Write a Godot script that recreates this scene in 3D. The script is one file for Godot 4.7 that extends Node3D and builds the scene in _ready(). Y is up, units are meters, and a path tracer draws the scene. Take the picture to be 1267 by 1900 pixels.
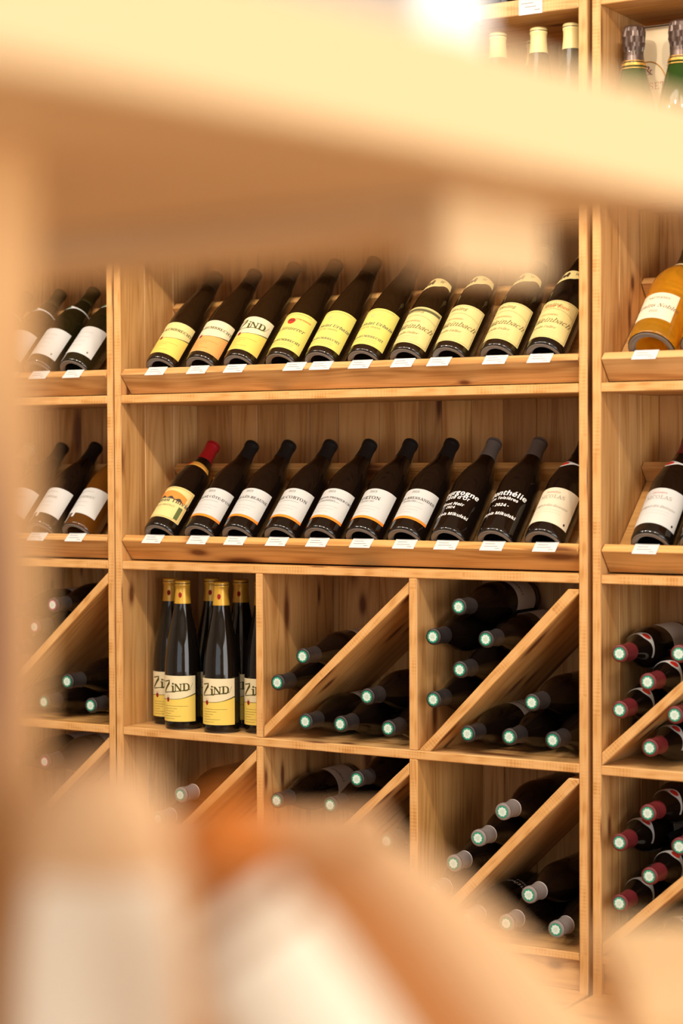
extends Node3D
# A wine shop wall of pine shelving seen through a pine display rack that stands close to the lens.

const G_UP := Vector3.UP
var rng := RandomNumberGenerator.new()
var used := {}
var mats := {}
var cache := {}
var wood := []        # pine materials, board faces
var wood_dark := []   # back boards
var edge_mats := []   # sawn front edges
var serif: SystemFont
var serif_bold: SystemFont
var sans_bold: SystemFont

# shelf levels: top surfaces
const S4 := 0.5283
const S3 := 0.8952
const S2 := 1.2615
const S1 := 1.6275
const S05 := 1.9935
const S0 := 2.3735
const TH := 0.0182
const DEPTH := 0.288
const PANEL := 2.1


func _ready():
	rng.seed = 7
	# ---- camera, sky, lights, exposure
	var cam := Camera3D.new()
	cam.name = "camera"
	var at := CameraAttributesPhysical.new()
	at.frustum_focal_length = 67.99
	at.frustum_focus_distance = 4.12
	at.exposure_aperture = 2.7
	cam.attributes = at
	add_child(cam)
	cam.position = Vector3(2.6892, 1.4785, 3.5016)
	var ry := Basis(Vector3.UP, deg_to_rad(31.213))
	var rx := Basis(Vector3.RIGHT, deg_to_rad(-1.443))
	var rz := Basis(Vector3.BACK, deg_to_rad(-0.231))
	cam.basis = ry * rx * rz
	cam.fov = 28.87
	var we := WorldEnvironment.new()
	we.name = "environment"
	var env := Environment.new()
	env.background_mode = Environment.BG_SKY
	var sky := Sky.new()
	var psm := ProceduralSkyMaterial.new()
	psm.sky_top_color = Color(0.62, 0.74, 0.92)
	psm.sky_horizon_color = Color(0.88, 0.92, 0.97)
	psm.ground_horizon_color = Color(0.8, 0.82, 0.84)
	psm.ground_bottom_color = Color(0.5, 0.49, 0.47)
	psm.sky_energy_multiplier = 0.6
	sky.sky_material = psm
	env.sky = sky
	env.tonemap_mode = Environment.TONE_MAPPER_LINEAR
	env.tonemap_exposure = 0.70
	env.sdfgi_enabled = true
	env.ssao_enabled = true
	env.ssil_enabled = true
	we.environment = env
	add_child(we)
	# daylight through the two shop windows
	area("window_daylight", Vector3(1.7, 1.55, 5.9), Vector3(1.7, 1.4, 0.0), Vector2(3.4, 2.1), Color(0.96, 0.98, 1.0), 6.0)
	area("window_daylight_east", Vector3(4.9, 1.55, 2.7), Vector3(0.0, 1.4, 2.2), Vector2(2.8, 2.1), Color(1.0, 0.99, 0.97), 14.0)

	serif = font("Droid Serif", 400)
	serif_bold = font("Droid Serif", 700)
	sans_bold = font("Droid Sans", 700)
	make_materials()
	build_room()
	build_units()
	build_display_bottles()
	build_standing_bottles()
	build_lying_bottles()
	build_top_row()
	build_price_tags()
	build_foreground()


# ------------------------------------------------------------------ naming helpers
func numbered(called: String) -> String:
	var n: int = used.get(called, 0)
	used[called] = n + 1
	return called if n == 0 else "%s_%03d" % [called, n]


func thing(called: String, label: String, category: String, group := "") -> Node3D:
	var o := Node3D.new()
	o.name = numbered(called)
	add_child(o, true)
	tag(o, label, category, group)
	return o


func tag(o: Node, label: String, category: String, group := "") -> void:
	o.set_meta("label", label)
	o.set_meta("category", category)
	if group != "":
		o.set_meta("group", group)


func put(mesh: Mesh, called: String, parent: Node, m: Material = null) -> MeshInstance3D:
	var o := MeshInstance3D.new()
	o.name = called
	o.mesh = mesh
	if m:
		o.material_override = m
	o.cast_shadow = GeometryInstance3D.SHADOW_CASTING_SETTING_ON
	parent.add_child(o, true)
	return o


func area(called: String, pos: Vector3, target: Vector3, size: Vector2, c: Color, energy: float) -> void:
	var l := AreaLight3D.new()
	l.name = called
	l.area_size = size
	l.light_color = c
	l.light_energy = energy
	l.shadow_enabled = true
	add_child(l)
	l.position = pos
	l.look_at(target, Vector3.UP)


func font(called: String, weight: int) -> SystemFont:
	var f := SystemFont.new()
	f.font_names = PackedStringArray([called])
	f.font_weight = weight
	return f


# ------------------------------------------------------------------ materials
func mat(key: String, c: Color, rough := 0.5, spec := 0.5, metal := 0.0) -> StandardMaterial3D:
	if mats.has(key):
		return mats[key]
	var m := StandardMaterial3D.new()
	m.resource_name = key
	m.albedo_color = c
	m.roughness = rough
	m.metallic_specular = spec
	m.metallic = metal
	mats[key] = m
	return m


func rgb8(r: int, g: int, b: int) -> Color:
	return Color8(r, g, b)


func pine_image(sd: int) -> Image:
	var w := 384
	var h := 1536
	var img := Image.create(w, h, true, Image.FORMAT_RGB8)
	var n1 := FastNoiseLite.new()
	n1.seed = sd
	n1.noise_type = FastNoiseLite.TYPE_SIMPLEX_SMOOTH
	n1.frequency = 1.0
	n1.fractal_type = FastNoiseLite.FRACTAL_NONE
	var r := RandomNumberGenerator.new()
	r.seed = sd * 31 + 5
	var knots := []
	for i in 9:
		knots.append([r.randf_range(20, w - 20), r.randf_range(60, h - 320), r.randf_range(5.0, 11.0), r.randf_range(0.8, 2.2)])
	var light := Color8(222, 178, 120)
	var mid := Color8(202, 154, 94)
	var dark := Color8(160, 110, 60)
	var knot := Color8(96, 54, 30)
	var shade := func(px: float, py: float) -> Color:
		var bend := 0.0
		var kd := 0.0
		for k in knots:
			var dx: float = px - k[0]
			var dy: float = (py - k[1]) / (2.2 * k[3])
			var q: float = (dx * dx + dy * dy) / (k[2] * k[2])
			if q < 30.0:
				bend += signf(dx) * k[2] * 1.3 * exp(-q * 0.16)
				kd = maxf(kd, exp(-q * 0.9 / k[3]))
		var xx := px + bend
		var warp := n1.get_noise_2d(xx * 0.012, py * 0.0022) * 22.0
		var ring := sin((xx + warp) * 0.21 + n1.get_noise_2d(xx * 0.02 + 90.0, py * 0.001) * 5.0)
		var fine := n1.get_noise_2d(xx * 0.32, py * 0.006 + 40.0)
		var broad := n1.get_noise_2d(xx * 0.018 + 7.0, py * 0.0016 + 11.0)
		var t := 0.42 + 0.19 * ring + 0.24 * fine + 0.34 * broad
		var c := light.lerp(mid, clampf(t * 1.3, 0.0, 1.0))
		c = c.lerp(dark, clampf(t * 1.5 - 0.75, 0.0, 1.0) * 0.8)
		return c.lerp(knot, clampf(kd * 1.15, 0.0, 0.85))
	for y in h:
		# the last rows fade into what comes before the first, so that the grain runs on
		var f := clampf((y - (h - 260)) / 260.0, 0.0, 1.0)
		for x in w:
			var c: Color = shade.call(float(x), float(y))
			if f > 0.0:
				c = c.lerp(shade.call(float(x), float(y - h)), f)
			img.set_pixel(x, y, c)
	return img


func sawn_image(sd: int) -> Image:
	var w := 512
	var h := 48
	var img := Image.create(w, h, true, Image.FORMAT_RGB8)
	var n1 := FastNoiseLite.new()
	n1.seed = sd
	n1.frequency = 1.0
	n1.fractal_type = FastNoiseLite.FRACTAL_NONE
	var light := Color8(232, 184, 122)
	var mid := Color8(214, 160, 94)
	var dark := Color8(182, 124, 62)
	for y in h:
		for x in w:
			var tick := 0.5 + 0.5 * sin(x * TAU / 7.1 + n1.get_noise_2d(x * 0.03, 3.0) * 3.0)
			var amount := clampf(0.35 + 0.9 * n1.get_noise_2d(x * 0.011, 9.0), 0.0, 1.0)
			var grain := n1.get_noise_2d(x * 0.01, y * 0.16)
			var t := 0.42 + 0.26 * grain + 0.3 * n1.get_noise_2d(x * 0.02 + 30.0, y * 0.02) + 0.34 * amount * (tick - 0.5)
			var c := light.lerp(mid, clampf(t * 1.3, 0.0, 1.0)).lerp(dark, clampf(t * 1.5 - 0.8, 0.0, 1.0))
			img.set_pixel(x, y, c)
	return img


func make_materials() -> void:
	var texs := []
	for i in 3:
		var im := pine_image(11 + i * 17)
		im.generate_mipmaps()
		texs.append(ImageTexture.create_from_image(im))
	var tints := [Color(1, 1, 1), Color(0.97, 0.95, 0.93), Color(0.93, 0.90, 0.86), Color(1.0, 0.97, 0.90)]
	for i in 12:
		var m := mat("pine_%d" % i, tints[i % 4], 0.42, 0.4)
		m.albedo_texture = texs[i % 3]
		wood.append(m)
	var dtints := [Color(0.90, 0.85, 0.80), Color(0.84, 0.79, 0.74), Color(0.94, 0.90, 0.84), Color(0.80, 0.74, 0.68)]
	for i in 12:
		var m := mat("pine_back_%d" % i, dtints[i % 4], 0.5, 0.35)
		m.albedo_texture = texs[i % 3]
		wood_dark.append(m)
	for i in 2:
		var im := sawn_image(40 + i)
		im.generate_mipmaps()
		var m := mat("sawn_edge_%d" % i, Color(0.95, 0.945, 0.94), 0.4, 0.45)
		m.albedo_texture = ImageTexture.create_from_image(im)
		edge_mats.append(m)


# ------------------------------------------------------------------ geometry helpers
func tri(st: SurfaceTool, p: Array, n: Vector3, uv: Array) -> void:
	# one triangle, wound clockwise as seen from the side n points to
	var o := [0, 1, 2]
	if (p[1] - p[0]).cross(p[2] - p[0]).dot(n) > 0.0:
		o = [0, 2, 1]
	for k in o:
		st.set_normal(n)
		st.set_uv(uv[k])
		st.add_vertex(p[k])


func face_uv(p: Vector3, n: Vector3, grain: int, off: Vector2) -> Vector2:
	var along := p[grain]
	var across := 0.0
	var ax := n.abs().max_axis_index()
	for k in 3:
		if k != grain and k != ax:
			across = p[k]
	if ax == grain:
		along = p[(grain + 1) % 3] * 0.3
		across = p[(grain + 2) % 3]
	return Vector2(across / 0.30, along / 1.20) + off


func board_mesh(size: Vector3, grain: int, m: Material, front: Material = null, bevel := 0.0016) -> ArrayMesh:
	# a planed board with eased edges; its front (+z) may carry a sawn edge material
	var off := Vector2(rng.randf(), rng.randf())
	var h := size * 0.5
	var b := minf(bevel, minf(h.x, minf(h.y, h.z)) * 0.6)
	var st := SurfaceTool.new()
	st.begin(Mesh.PRIMITIVE_TRIANGLES)
	var sf := SurfaceTool.new()
	sf.begin(Mesh.PRIMITIVE_TRIANGLES)
	for ax in 3:
		var u := (ax + 1) % 3
		var v := (ax + 2) % 3
		for s in [-1.0, 1.0]:
			var n := Vector3.ZERO
			n[ax] = s
			var c := []
			for q in [[-1, -1], [1, -1], [1, 1], [-1, 1]]:
				var p := Vector3.ZERO
				p[ax] = s * h[ax]
				p[u] = q[0] * (h[u] - b)
				p[v] = q[1] * (h[v] - b)
				c.append(p)
			var is_front: bool = front != null and ax == 2 and s > 0
			var t := sf if is_front else st
			var uv := []
			for p in c:
				if is_front:
					uv.append(Vector2((p[grain] if grain != 2 else p.x) / 0.5 + off.x, (p[1 - grain] if grain < 2 else p.y) / 0.047 + off.y))
				else:
					uv.append(face_uv(p, n, grain, off))
			tri(t, [c[0], c[1], c[2]], n, [uv[0], uv[1], uv[2]])
			tri(t, [c[0], c[2], c[3]], n, [uv[0], uv[2], uv[3]])
	# eased edges
	for ax in 3:
		var u := (ax + 1) % 3
		var v := (ax + 2) % 3
		for su in [-1.0, 1.0]:
			for sv in [-1.0, 1.0]:
				var n := Vector3.ZERO
				n[u] = su
				n[v] = sv
				n = n.normalized()
				var c := []
				for q in [[-1, 0], [1, 0], [1, 1], [-1, 1]]:
					var p := Vector3.ZERO
					p[ax] = q[0] * (h[ax] - b)
					p[u] = su * (h[u] - (b if q[1] == 1 else 0.0))
					p[v] = sv * (h[v] - (0.0 if q[1] == 1 else b))
					c.append(p)
				var nn := Vector3.ZERO
				nn[u] = 1.0
				var uv := []
				for p in c:
					uv.append(face_uv(p, nn, grain, off))
				tri(st, [c[0], c[1], c[2]], n, [uv[0], uv[1], uv[2]])
				tri(st, [c[0], c[2], c[3]], n, [uv[0], uv[2], uv[3]])
	for sx in [-1.0, 1.0]:
		for sy in [-1.0, 1.0]:
			for sz in [-1.0, 1.0]:
				var s := Vector3(sx, sy, sz)
				var c := []
				for k in 3:
					var p := s * (h - Vector3(b, b, b))
					p[k] = s[k] * h[k]
					c.append(p)
				tri(st, c, s.normalized(), [off, off, off])
	st.set_material(m)
	var mesh := st.commit()
	if front:
		sf.set_material(front)
		mesh = sf.commit(mesh)
	return mesh


func pine() -> Material:
	return wood[rng.randi() % wood.size()]


func back_pine() -> Material:
	return wood_dark[rng.randi() % wood_dark.size()]


func edge() -> Material:
	return edge_mats[rng.randi() % edge_mats.size()]


func board(parent: Node, called: String, lo: Vector3, hi: Vector3, grain: int, m: Material = null, front: Material = null) -> MeshInstance3D:
	var o := put(board_mesh(hi - lo, grain, m if m else pine(), front), called, parent)
	o.position = (lo + hi) * 0.5
	return o


func prism(poly: PackedVector2Array, z0: float, z1: float, dir: Vector2, m: Material, front: Material) -> ArrayMesh:
	# a board cut to an outline in x and y, with the grain along dir, and eased front edges
	var off := Vector2(rng.randf(), rng.randf())
	var nrm := Vector2(-dir.y, dir.x)
	var st := SurfaceTool.new()
	st.begin(Mesh.PRIMITIVE_TRIANGLES)
	var sf := SurfaceTool.new()
	sf.begin(Mesh.PRIMITIVE_TRIANGLES)
	var cx := Vector2.ZERO
	for p in poly:
		cx += p / poly.size()
	var inner := PackedVector2Array()
	var n := poly.size()
	var b := 0.0014
	for q in Geometry2D.offset_polygon(poly, -b, Geometry2D.JOIN_MITER):
		inner = q
		break
	var idx := Geometry2D.triangulate_polygon(inner)
	for i in range(0, idx.size(), 3):
		var pf := []
		var pb := []
		var uf := []
		var ub := []
		for k in 3:
			var q := inner[idx[i + k]]
			pf.append(Vector3(q.x, q.y, z1))
			pb.append(Vector3(q.x, q.y, z0))
			uf.append(Vector2(q.dot(dir) / 0.5 + off.x, q.dot(nrm) / 0.047 + off.y))
			ub.append(Vector2(q.dot(nrm) / 0.3, q.dot(dir) / 1.2) + off)
		tri(sf, pf, Vector3.BACK, uf)
		tri(st, pb, Vector3.FORWARD, ub)
	for i in n:
		var a := poly[i]
		var c := poly[(i + 1) % n]
		var t := (c - a).normalized()
		var o2 := Vector2(t.y, -t.x)
		if o2.dot((a + c) * 0.5 - cx) < 0.0:
			o2 = -o2
		var nn := Vector3(o2.x, o2.y, 0)
		var v := [Vector3(a.x, a.y, z0), Vector3(c.x, c.y, z0), Vector3(c.x, c.y, z1 - b), Vector3(a.x, a.y, z1 - b)]
		var uv := []
		for p in v:
			var q := Vector2(p.x, p.y)
			uv.append(Vector2(p.z / 0.3, q.dot(dir) / 1.2) + off)
		tri(st, [v[0], v[1], v[2]], nn, [uv[0], uv[1], uv[2]])
		tri(st, [v[0], v[2], v[3]], nn, [uv[0], uv[2], uv[3]])
		# eased front edge
		var ia := a
		var ic := c
		var da := 9.0
		var dc := 9.0
		for q in inner:
			if q.distance_to(a) < da:
				da = q.distance_to(a)
				ia = q
			if q.distance_to(c) < dc:
				dc = q.distance_to(c)
				ic = q
		var w := [v[3], v[2], Vector3(ic.x, ic.y, z1), Vector3(ia.x, ia.y, z1)]
		var ne := (nn + Vector3.BACK).normalized()
		tri(st, [w[0], w[1], w[2]], ne, [uv[3], uv[2], uv[2]])
		tri(st, [w[0], w[2], w[3]], ne, [uv[3], uv[2], uv[3]])
	st.set_material(m)
	var mesh := st.commit()
	sf.set_material(front)
	return sf.commit(mesh)


func lathe(prof: Array, seg := 36) -> ArrayMesh:
	# a profile of [radius, height] turned round the y axis, from the middle of the bottom to the middle of the top
	var st := SurfaceTool.new()
	st.begin(Mesh.PRIMITIVE_TRIANGLES)
	var n := prof.size()
	var nr := []
	for i in n:
		var a: Vector2 = prof[maxi(i - 1, 0)]
		var b: Vector2 = prof[mini(i + 1, n - 1)]
		var d := (b - a).normalized()
		nr.append(Vector2(d.y, -d.x))
	nr[0] = Vector2(0, -1)
	nr[n - 1] = Vector2(0, 1)
	for i in n:
		for k in seg + 1:
			var t := TAU * k / seg
			st.set_normal(Vector3(sin(t) * nr[i].x, nr[i].y, cos(t) * nr[i].x).normalized())
			st.set_uv(Vector2(float(k) / seg, prof[i].y))
			st.add_vertex(Vector3(sin(t) * prof[i].x, prof[i].y, cos(t) * prof[i].x))
	var row := seg + 1
	for i in n - 1:
		for k in seg:
			var a := i * row + k
			var b := a + 1
			var c := a + row
			var d := c + 1
			for q in [a, c, b, b, c, d]:
				st.add_index(q)
	return st.commit()


func r_at(prof: Array, y: float) -> float:
	var best := 0.0
	for i in prof.size() - 1:
		var a: Vector2 = prof[i]
		var b: Vector2 = prof[i + 1]
		if i > 4 and y >= a.y and y <= b.y and b.y > a.y:
			best = lerpf(a.x, b.x, (y - a.y) / (b.y - a.y))
			return best
	return prof[8].x


func patch(st: SurfaceTool, prof: Array, x0: float, x1: float, lo: Callable, hi: Callable, off: float, na := 26, ns := 3) -> void:
	# paper on a bottle: x in metres round the widest girth, y between two curves
	var rr: float = prof[8].x
	for i in na:
		for j in ns:
			var v := []
			var nn := []
			var uv := []
			for q in [[0, 0], [1, 0], [1, 1], [0, 1]]:
				var u := float(i + q[0]) / na
				var x := lerpf(x0, x1, u)
				var y: float = lerpf(lo.call(u), hi.call(u), float(j + q[1]) / ns)
				var t := x / rr
				var r := r_at(prof, y) + off
				v.append(Vector3(sin(t) * r, y, cos(t) * r))
				nn.append(Vector3(sin(t), 0, cos(t)))
				uv.append(Vector2(u, y))
			for o in [[0, 2, 1], [0, 3, 2]]:
				for k in o:
					st.set_normal(nn[k])
					st.set_uv(uv[k])
					st.add_vertex(v[k])


func rect(st: SurfaceTool, prof: Array, x0: float, x1: float, y0: float, y1: float, off: float, na := 26, ns := 3) -> void:
	patch(st, prof, x0, x1, func(_u): return y0, func(_u): return y1, off, na, ns)


func blob(st: SurfaceTool, prof: Array, cx: float, cy: float, shape: Callable, off: float, seg := 24, rings := 3) -> void:
	# a small printed shape: shape(angle) gives its outline about the centre, in metres
	var rr: float = prof[8].x
	for k in seg:
		for j in rings:
			var v := []
			var nn := []
			for q in [[0, 0], [1, 0], [1, 1], [0, 1]]:
				var s: Vector2 = shape.call(TAU * (k + q[0]) / seg) * (float(j + q[1]) / rings)
				var t := (cx + s.x) / rr
				var y := cy + s.y
				var r := r_at(prof, y) + off
				v.append(Vector3(sin(t) * r, y, cos(t) * r))
				nn.append(Vector3(sin(t), 0, cos(t)))
			for o in [[0, 2, 1], [0, 3, 2]]:
				if j == 0 and o[2] == 1:
					continue
				for m in o:
					st.set_normal(nn[m])
					st.set_uv(Vector2.ZERO)
					st.add_vertex(v[m])


func text_tris(what: String, f: Font, height: float) -> PackedVector2Array:
	var key := what + str(f.get_instance_id())
	if not cache.has(key):
		var tm := TextMesh.new()
		tm.font = f
		tm.text = what
		tm.font_size = 24
		tm.pixel_size = 0.01
		tm.depth = 0.0
		tm.curve_step = 2.0
		var a := tm.get_mesh_arrays()
		var out := PackedVector2Array()
		for p in a[0]:
			out.append(Vector2(p.x, p.y) / 0.24)
		cache[key] = out
	var r := PackedVector2Array()
	for p in cache[key]:
		r.append(p * height)
	return r


func letter(st: SurfaceTool, prof: Array, what: String, f: Font, height: float, cx: float, cy: float, off: float, shear := 0.0, slope := 0.0) -> void:
	# lettering wrapped round the bottle, centred on cx and cy
	var rr: float = prof[8].x
	var t3 := text_tris(what, f, height)
	for i in range(0, t3.size(), 3):
		var v := []
		var nn := []
		for k in 3:
			var p := t3[i + k]
			var x := cx + p.x + p.y * shear
			var y := cy + p.y + p.x * slope
			var r := r_at(prof, y) + off
			v.append(Vector3(sin(x / rr) * r, y, cos(x / rr) * r))
			nn.append(Vector3(sin(x / rr), 0, cos(x / rr)))
		var o := [0, 1, 2]
		if (v[1] - v[0]).cross(v[2] - v[0]).dot(nn[0]) > 0.0:
			o = [0, 2, 1]
		for k in o:
			st.set_normal(nn[k])
			st.set_uv(Vector2.ZERO)
			st.add_vertex(v[k])


func tool() -> SurfaceTool:
	var st := SurfaceTool.new()
	st.begin(Mesh.PRIMITIVE_TRIANGLES)
	return st


func flat_text(st: SurfaceTool, what: String, f: Font, height: float, at: Vector3) -> void:
	var t3 := text_tris(what, f, height)
	for i in range(0, t3.size(), 3):
		tri(st, [at + Vector3(t3[i].x, t3[i].y, 0), at + Vector3(t3[i + 1].x, t3[i + 1].y, 0), at + Vector3(t3[i + 2].x, t3[i + 2].y, 0)], Vector3.BACK, [Vector2.ZERO, Vector2.ZERO, Vector2.ZERO])


# ------------------------------------------------------------------ the room
func slab(called: String, lo: Vector3, hi: Vector3, m: Material, parent: Node = self) -> void:
	var o := put(board_mesh(hi - lo, 0, m, null, 0.001), numbered(called) if parent == self else called, parent)
	o.position = (lo + hi) * 0.5
	if parent == self:
		o.set_meta("kind", "structure")


func shell_white() -> Material:
	return mat("panel_shell", Color8(236, 236, 232), 0.5, 0.4)


func build_room() -> void:
	var plaster := mat("plaster", Color8(238, 230, 216), 0.9, 0.3)
	var oak := mat("oak_floor", Color8(176, 134, 90), 0.45, 0.4)
	slab("floor", Vector3(-3.1, -0.1, -0.5), Vector3(5.1, 0.0, 6.1), oak)
	slab("ceiling", Vector3(-3.1, 3.0, -0.5), Vector3(5.1, 3.1, 6.1), plaster)
	slab("wall_north", Vector3(-3.1, 0.0, -0.5), Vector3(5.1, 3.0, -0.36), plaster)
	slab("wall_west", Vector3(-3.1, 0.0, -0.36), Vector3(-3.0, 3.0, 6.0), plaster)
	# south wall with a window opening x 0 .. 3.4, y 0.5 .. 2.6
	var south := Node3D.new()
	south.name = "wall_south"
	add_child(south)
	south.set_meta("kind", "structure")
	slab("wall_panel", Vector3(-3.1, 0, 6.0), Vector3(0.0, 3, 6.1), plaster, south)
	slab("wall_panel", Vector3(3.4, 0, 6.0), Vector3(5.1, 3, 6.1), plaster, south)
	slab("wall_panel", Vector3(0.0, 0, 6.0), Vector3(3.4, 0.5, 6.1), plaster, south)
	slab("wall_panel", Vector3(0.0, 2.6, 6.0), Vector3(3.4, 3.0, 6.1), plaster, south)
	var east := Node3D.new()
	east.name = "wall_east"
	add_child(east)
	east.set_meta("kind", "structure")
	slab("wall_panel", Vector3(5.0, 0, -0.36), Vector3(5.1, 3, 1.3), plaster, east)
	slab("wall_panel", Vector3(5.0, 0, 4.1), Vector3(5.1, 3, 6.0), plaster, east)
	slab("wall_panel", Vector3(5.0, 0, 1.3), Vector3(5.1, 0.5, 4.1), plaster, east)
	slab("wall_panel", Vector3(5.0, 2.6, 1.3), Vector3(5.1, 3.0, 4.1), plaster, east)
	var white := mat("window_paint", Color8(240, 240, 238), 0.4, 0.5)
	for k in 2:
		var w := Node3D.new()
		w.name = "window_%d" % (k + 1)
		add_child(w)
		w.set_meta("kind", "structure")
		var len := 3.4 if k == 0 else 2.8
		for i in 4:
			var a := len * i / 3.0
			var x0 := clampf(a - 0.03, 0.0, len - 0.06)
			if k == 0:
				slab("window_frame", Vector3(x0, 0.5, 6.02), Vector3(x0 + 0.06, 2.6, 6.08), white, w)
			else:
				slab("window_frame", Vector3(5.02, 0.5, 1.3 + x0), Vector3(5.08, 2.6, 1.36 + x0), white, w)
	# warm ceiling spots on a track in front of the shelving
	var shell := mat("lamp_shell", Color8(235, 235, 232), 0.4, 0.5)
	var glow := mat("lamp_glow", Color8(255, 240, 215), 0.5, 0.5)
	glow.emission_enabled = true
	glow.emission = Color(1.0, 0.86, 0.66)
	glow.emission_energy_multiplier = 4.0
	# long luminous panels set into the ceiling
	var pane := mat("lamp_panel", Color8(255, 250, 240), 0.5, 0.4)
	pane.emission_enabled = true
	pane.emission = Color(1.0, 0.96, 0.90)
	pane.emission_energy_multiplier = 1.5
	for i in 3:
		var lp := thing("ceiling_light_panel", "long white luminous ceiling panel, %s one in front of the shelving" % ["left", "middle", "right"][i], "ceiling light", "luminous ceiling panels")
		lp.position = Vector3(-0.6 + i * 1.5, 2.985, 1.35)
		put(board_mesh(Vector3(1.24, 0.03, 0.54), 0, shell_white(), null, 0.002), "panel_frame", lp)
		put(board_mesh(Vector3(1.2, 0.006, 0.5), 0, pane, null, 0.001), "lamp_diffuser", lp).position = Vector3(0, -0.017, 0)
		var al := AreaLight3D.new()
		al.name = "panel_light"
		al.area_size = Vector2(1.2, 0.5)
		al.light_color = Color(1.0, 0.96, 0.90)
		al.light_energy = PANEL
		al.shadow_enabled = true
		lp.add_child(al)
		al.position = Vector3(0, -0.024, 0)
		al.rotation.x = -PI / 2
	var names := ["first", "second", "third", "fourth"]
	for i in 4:
		var p := Vector3(-0.5 + i * 0.85, 2.86, 1.25)
		var t := thing("ceiling_spotlight", "white ceiling spotlight above the shelving, %s along the track from the left" % names[i], "spotlight", "ceiling spotlights on the track")
		t.position = p
		t.basis = Basis.looking_at(Vector3(0.1, 1.2, -0.1) + Vector3(i * 0.35, 0, 0) - p, Vector3.UP) * Basis(Vector3.RIGHT, -PI / 2)
		var prof := [Vector2(0, -0.03), Vector2(0.03, -0.03), Vector2(0.04, -0.02), Vector2(0.045, 0.09), Vector2(0.042, 0.10), Vector2(0.038, 0.09), Vector2(0.036, 0.075), Vector2(0, 0.075)]
		put(lathe(prof, 24), "housing", t, shell)
		put(lathe([Vector2(0, 0.080), Vector2(0.030, 0.080), Vector2(0.033, 0.082), Vector2(0.030, 0.084), Vector2(0, 0.084)], 20), "lamp_lens", t, glow)
		var s := SpotLight3D.new()
		s.name = "spot_light"
		s.light_color = Color(1.0, 0.93, 0.84)
		s.light_energy = 1.3
		s.spot_angle = 48.0
		s.spot_angle_attenuation = 0.6
		s.spot_range = 8.0
		s.spot_attenuation = 2.0
		s.light_size = 0.03
		s.shadow_enabled = true
		t.add_child(s)
		s.position = Vector3(0, 0.11, 0)
		s.rotation.x = PI / 2


# ------------------------------------------------------------------ wall shelving
func diag_board(parent: Node, xl: float, xr: float, yb: float, yt: float, flat_top: bool) -> void:
	var t := 0.0245
	var poly: PackedVector2Array
	if flat_top:
		poly = PackedVector2Array([Vector2(xl + 0.003, yb), Vector2(xl + 0.029, yb), Vector2(xr - 0.001, yt - 0.020), Vector2(xr - 0.001, yt - 0.012), Vector2(xr - 0.023, yt - 0.012)])
	else:
		poly = PackedVector2Array([Vector2(xl + 0.001, yb), Vector2(xr - 0.001, yt - 0.008 - t), Vector2(xr - 0.001, yt - 0.008), Vector2(xl + 0.001, yb + t)])
	put(prism(poly, -DEPTH + 0.002, -0.001, (Vector2(xr, yt) - Vector2(xl, yb)).normalized(), pine(), edge()), "diagonal_board", parent)


func tray(parent: Node, x0: float, x1: float, yshelf: float) -> void:
	# the tilted display tray: a lip, a sloping board and a neck rail
	var be := deg_to_rad(42.0)
	var b := Vector3(0, sin(be), -cos(be))
	var l := Vector3(0, cos(be), sin(be))
	var o := Vector3((x0 + x1) * 0.5, yshelf + 0.0022, -0.0355)
	var w := x1 - x0 - 0.003
	var lip := put(board_mesh(Vector3(w, 0.058, 0.020), 0, pine()), "tray_lip", parent)
	lip.transform = Transform3D(Basis(Vector3.RIGHT, l, -b), o + l * 0.029 + b * 0.010)
	var bd := put(board_mesh(Vector3(w, 0.249, 0.014), 0, pine()), "tray_board", parent)
	bd.transform = Transform3D(Basis(Vector3.RIGHT, b, l), o + l * -0.001 + b * (0.0205 + 0.1245))
	var rail := put(board_mesh(Vector3(w, 0.038, 0.018), 0, pine()), "neck_rail", parent)
	rail.transform = Transform3D(Basis(Vector3.RIGHT, l, -b), o + l * (0.0062 + 0.019) + b * 0.2605)


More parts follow.
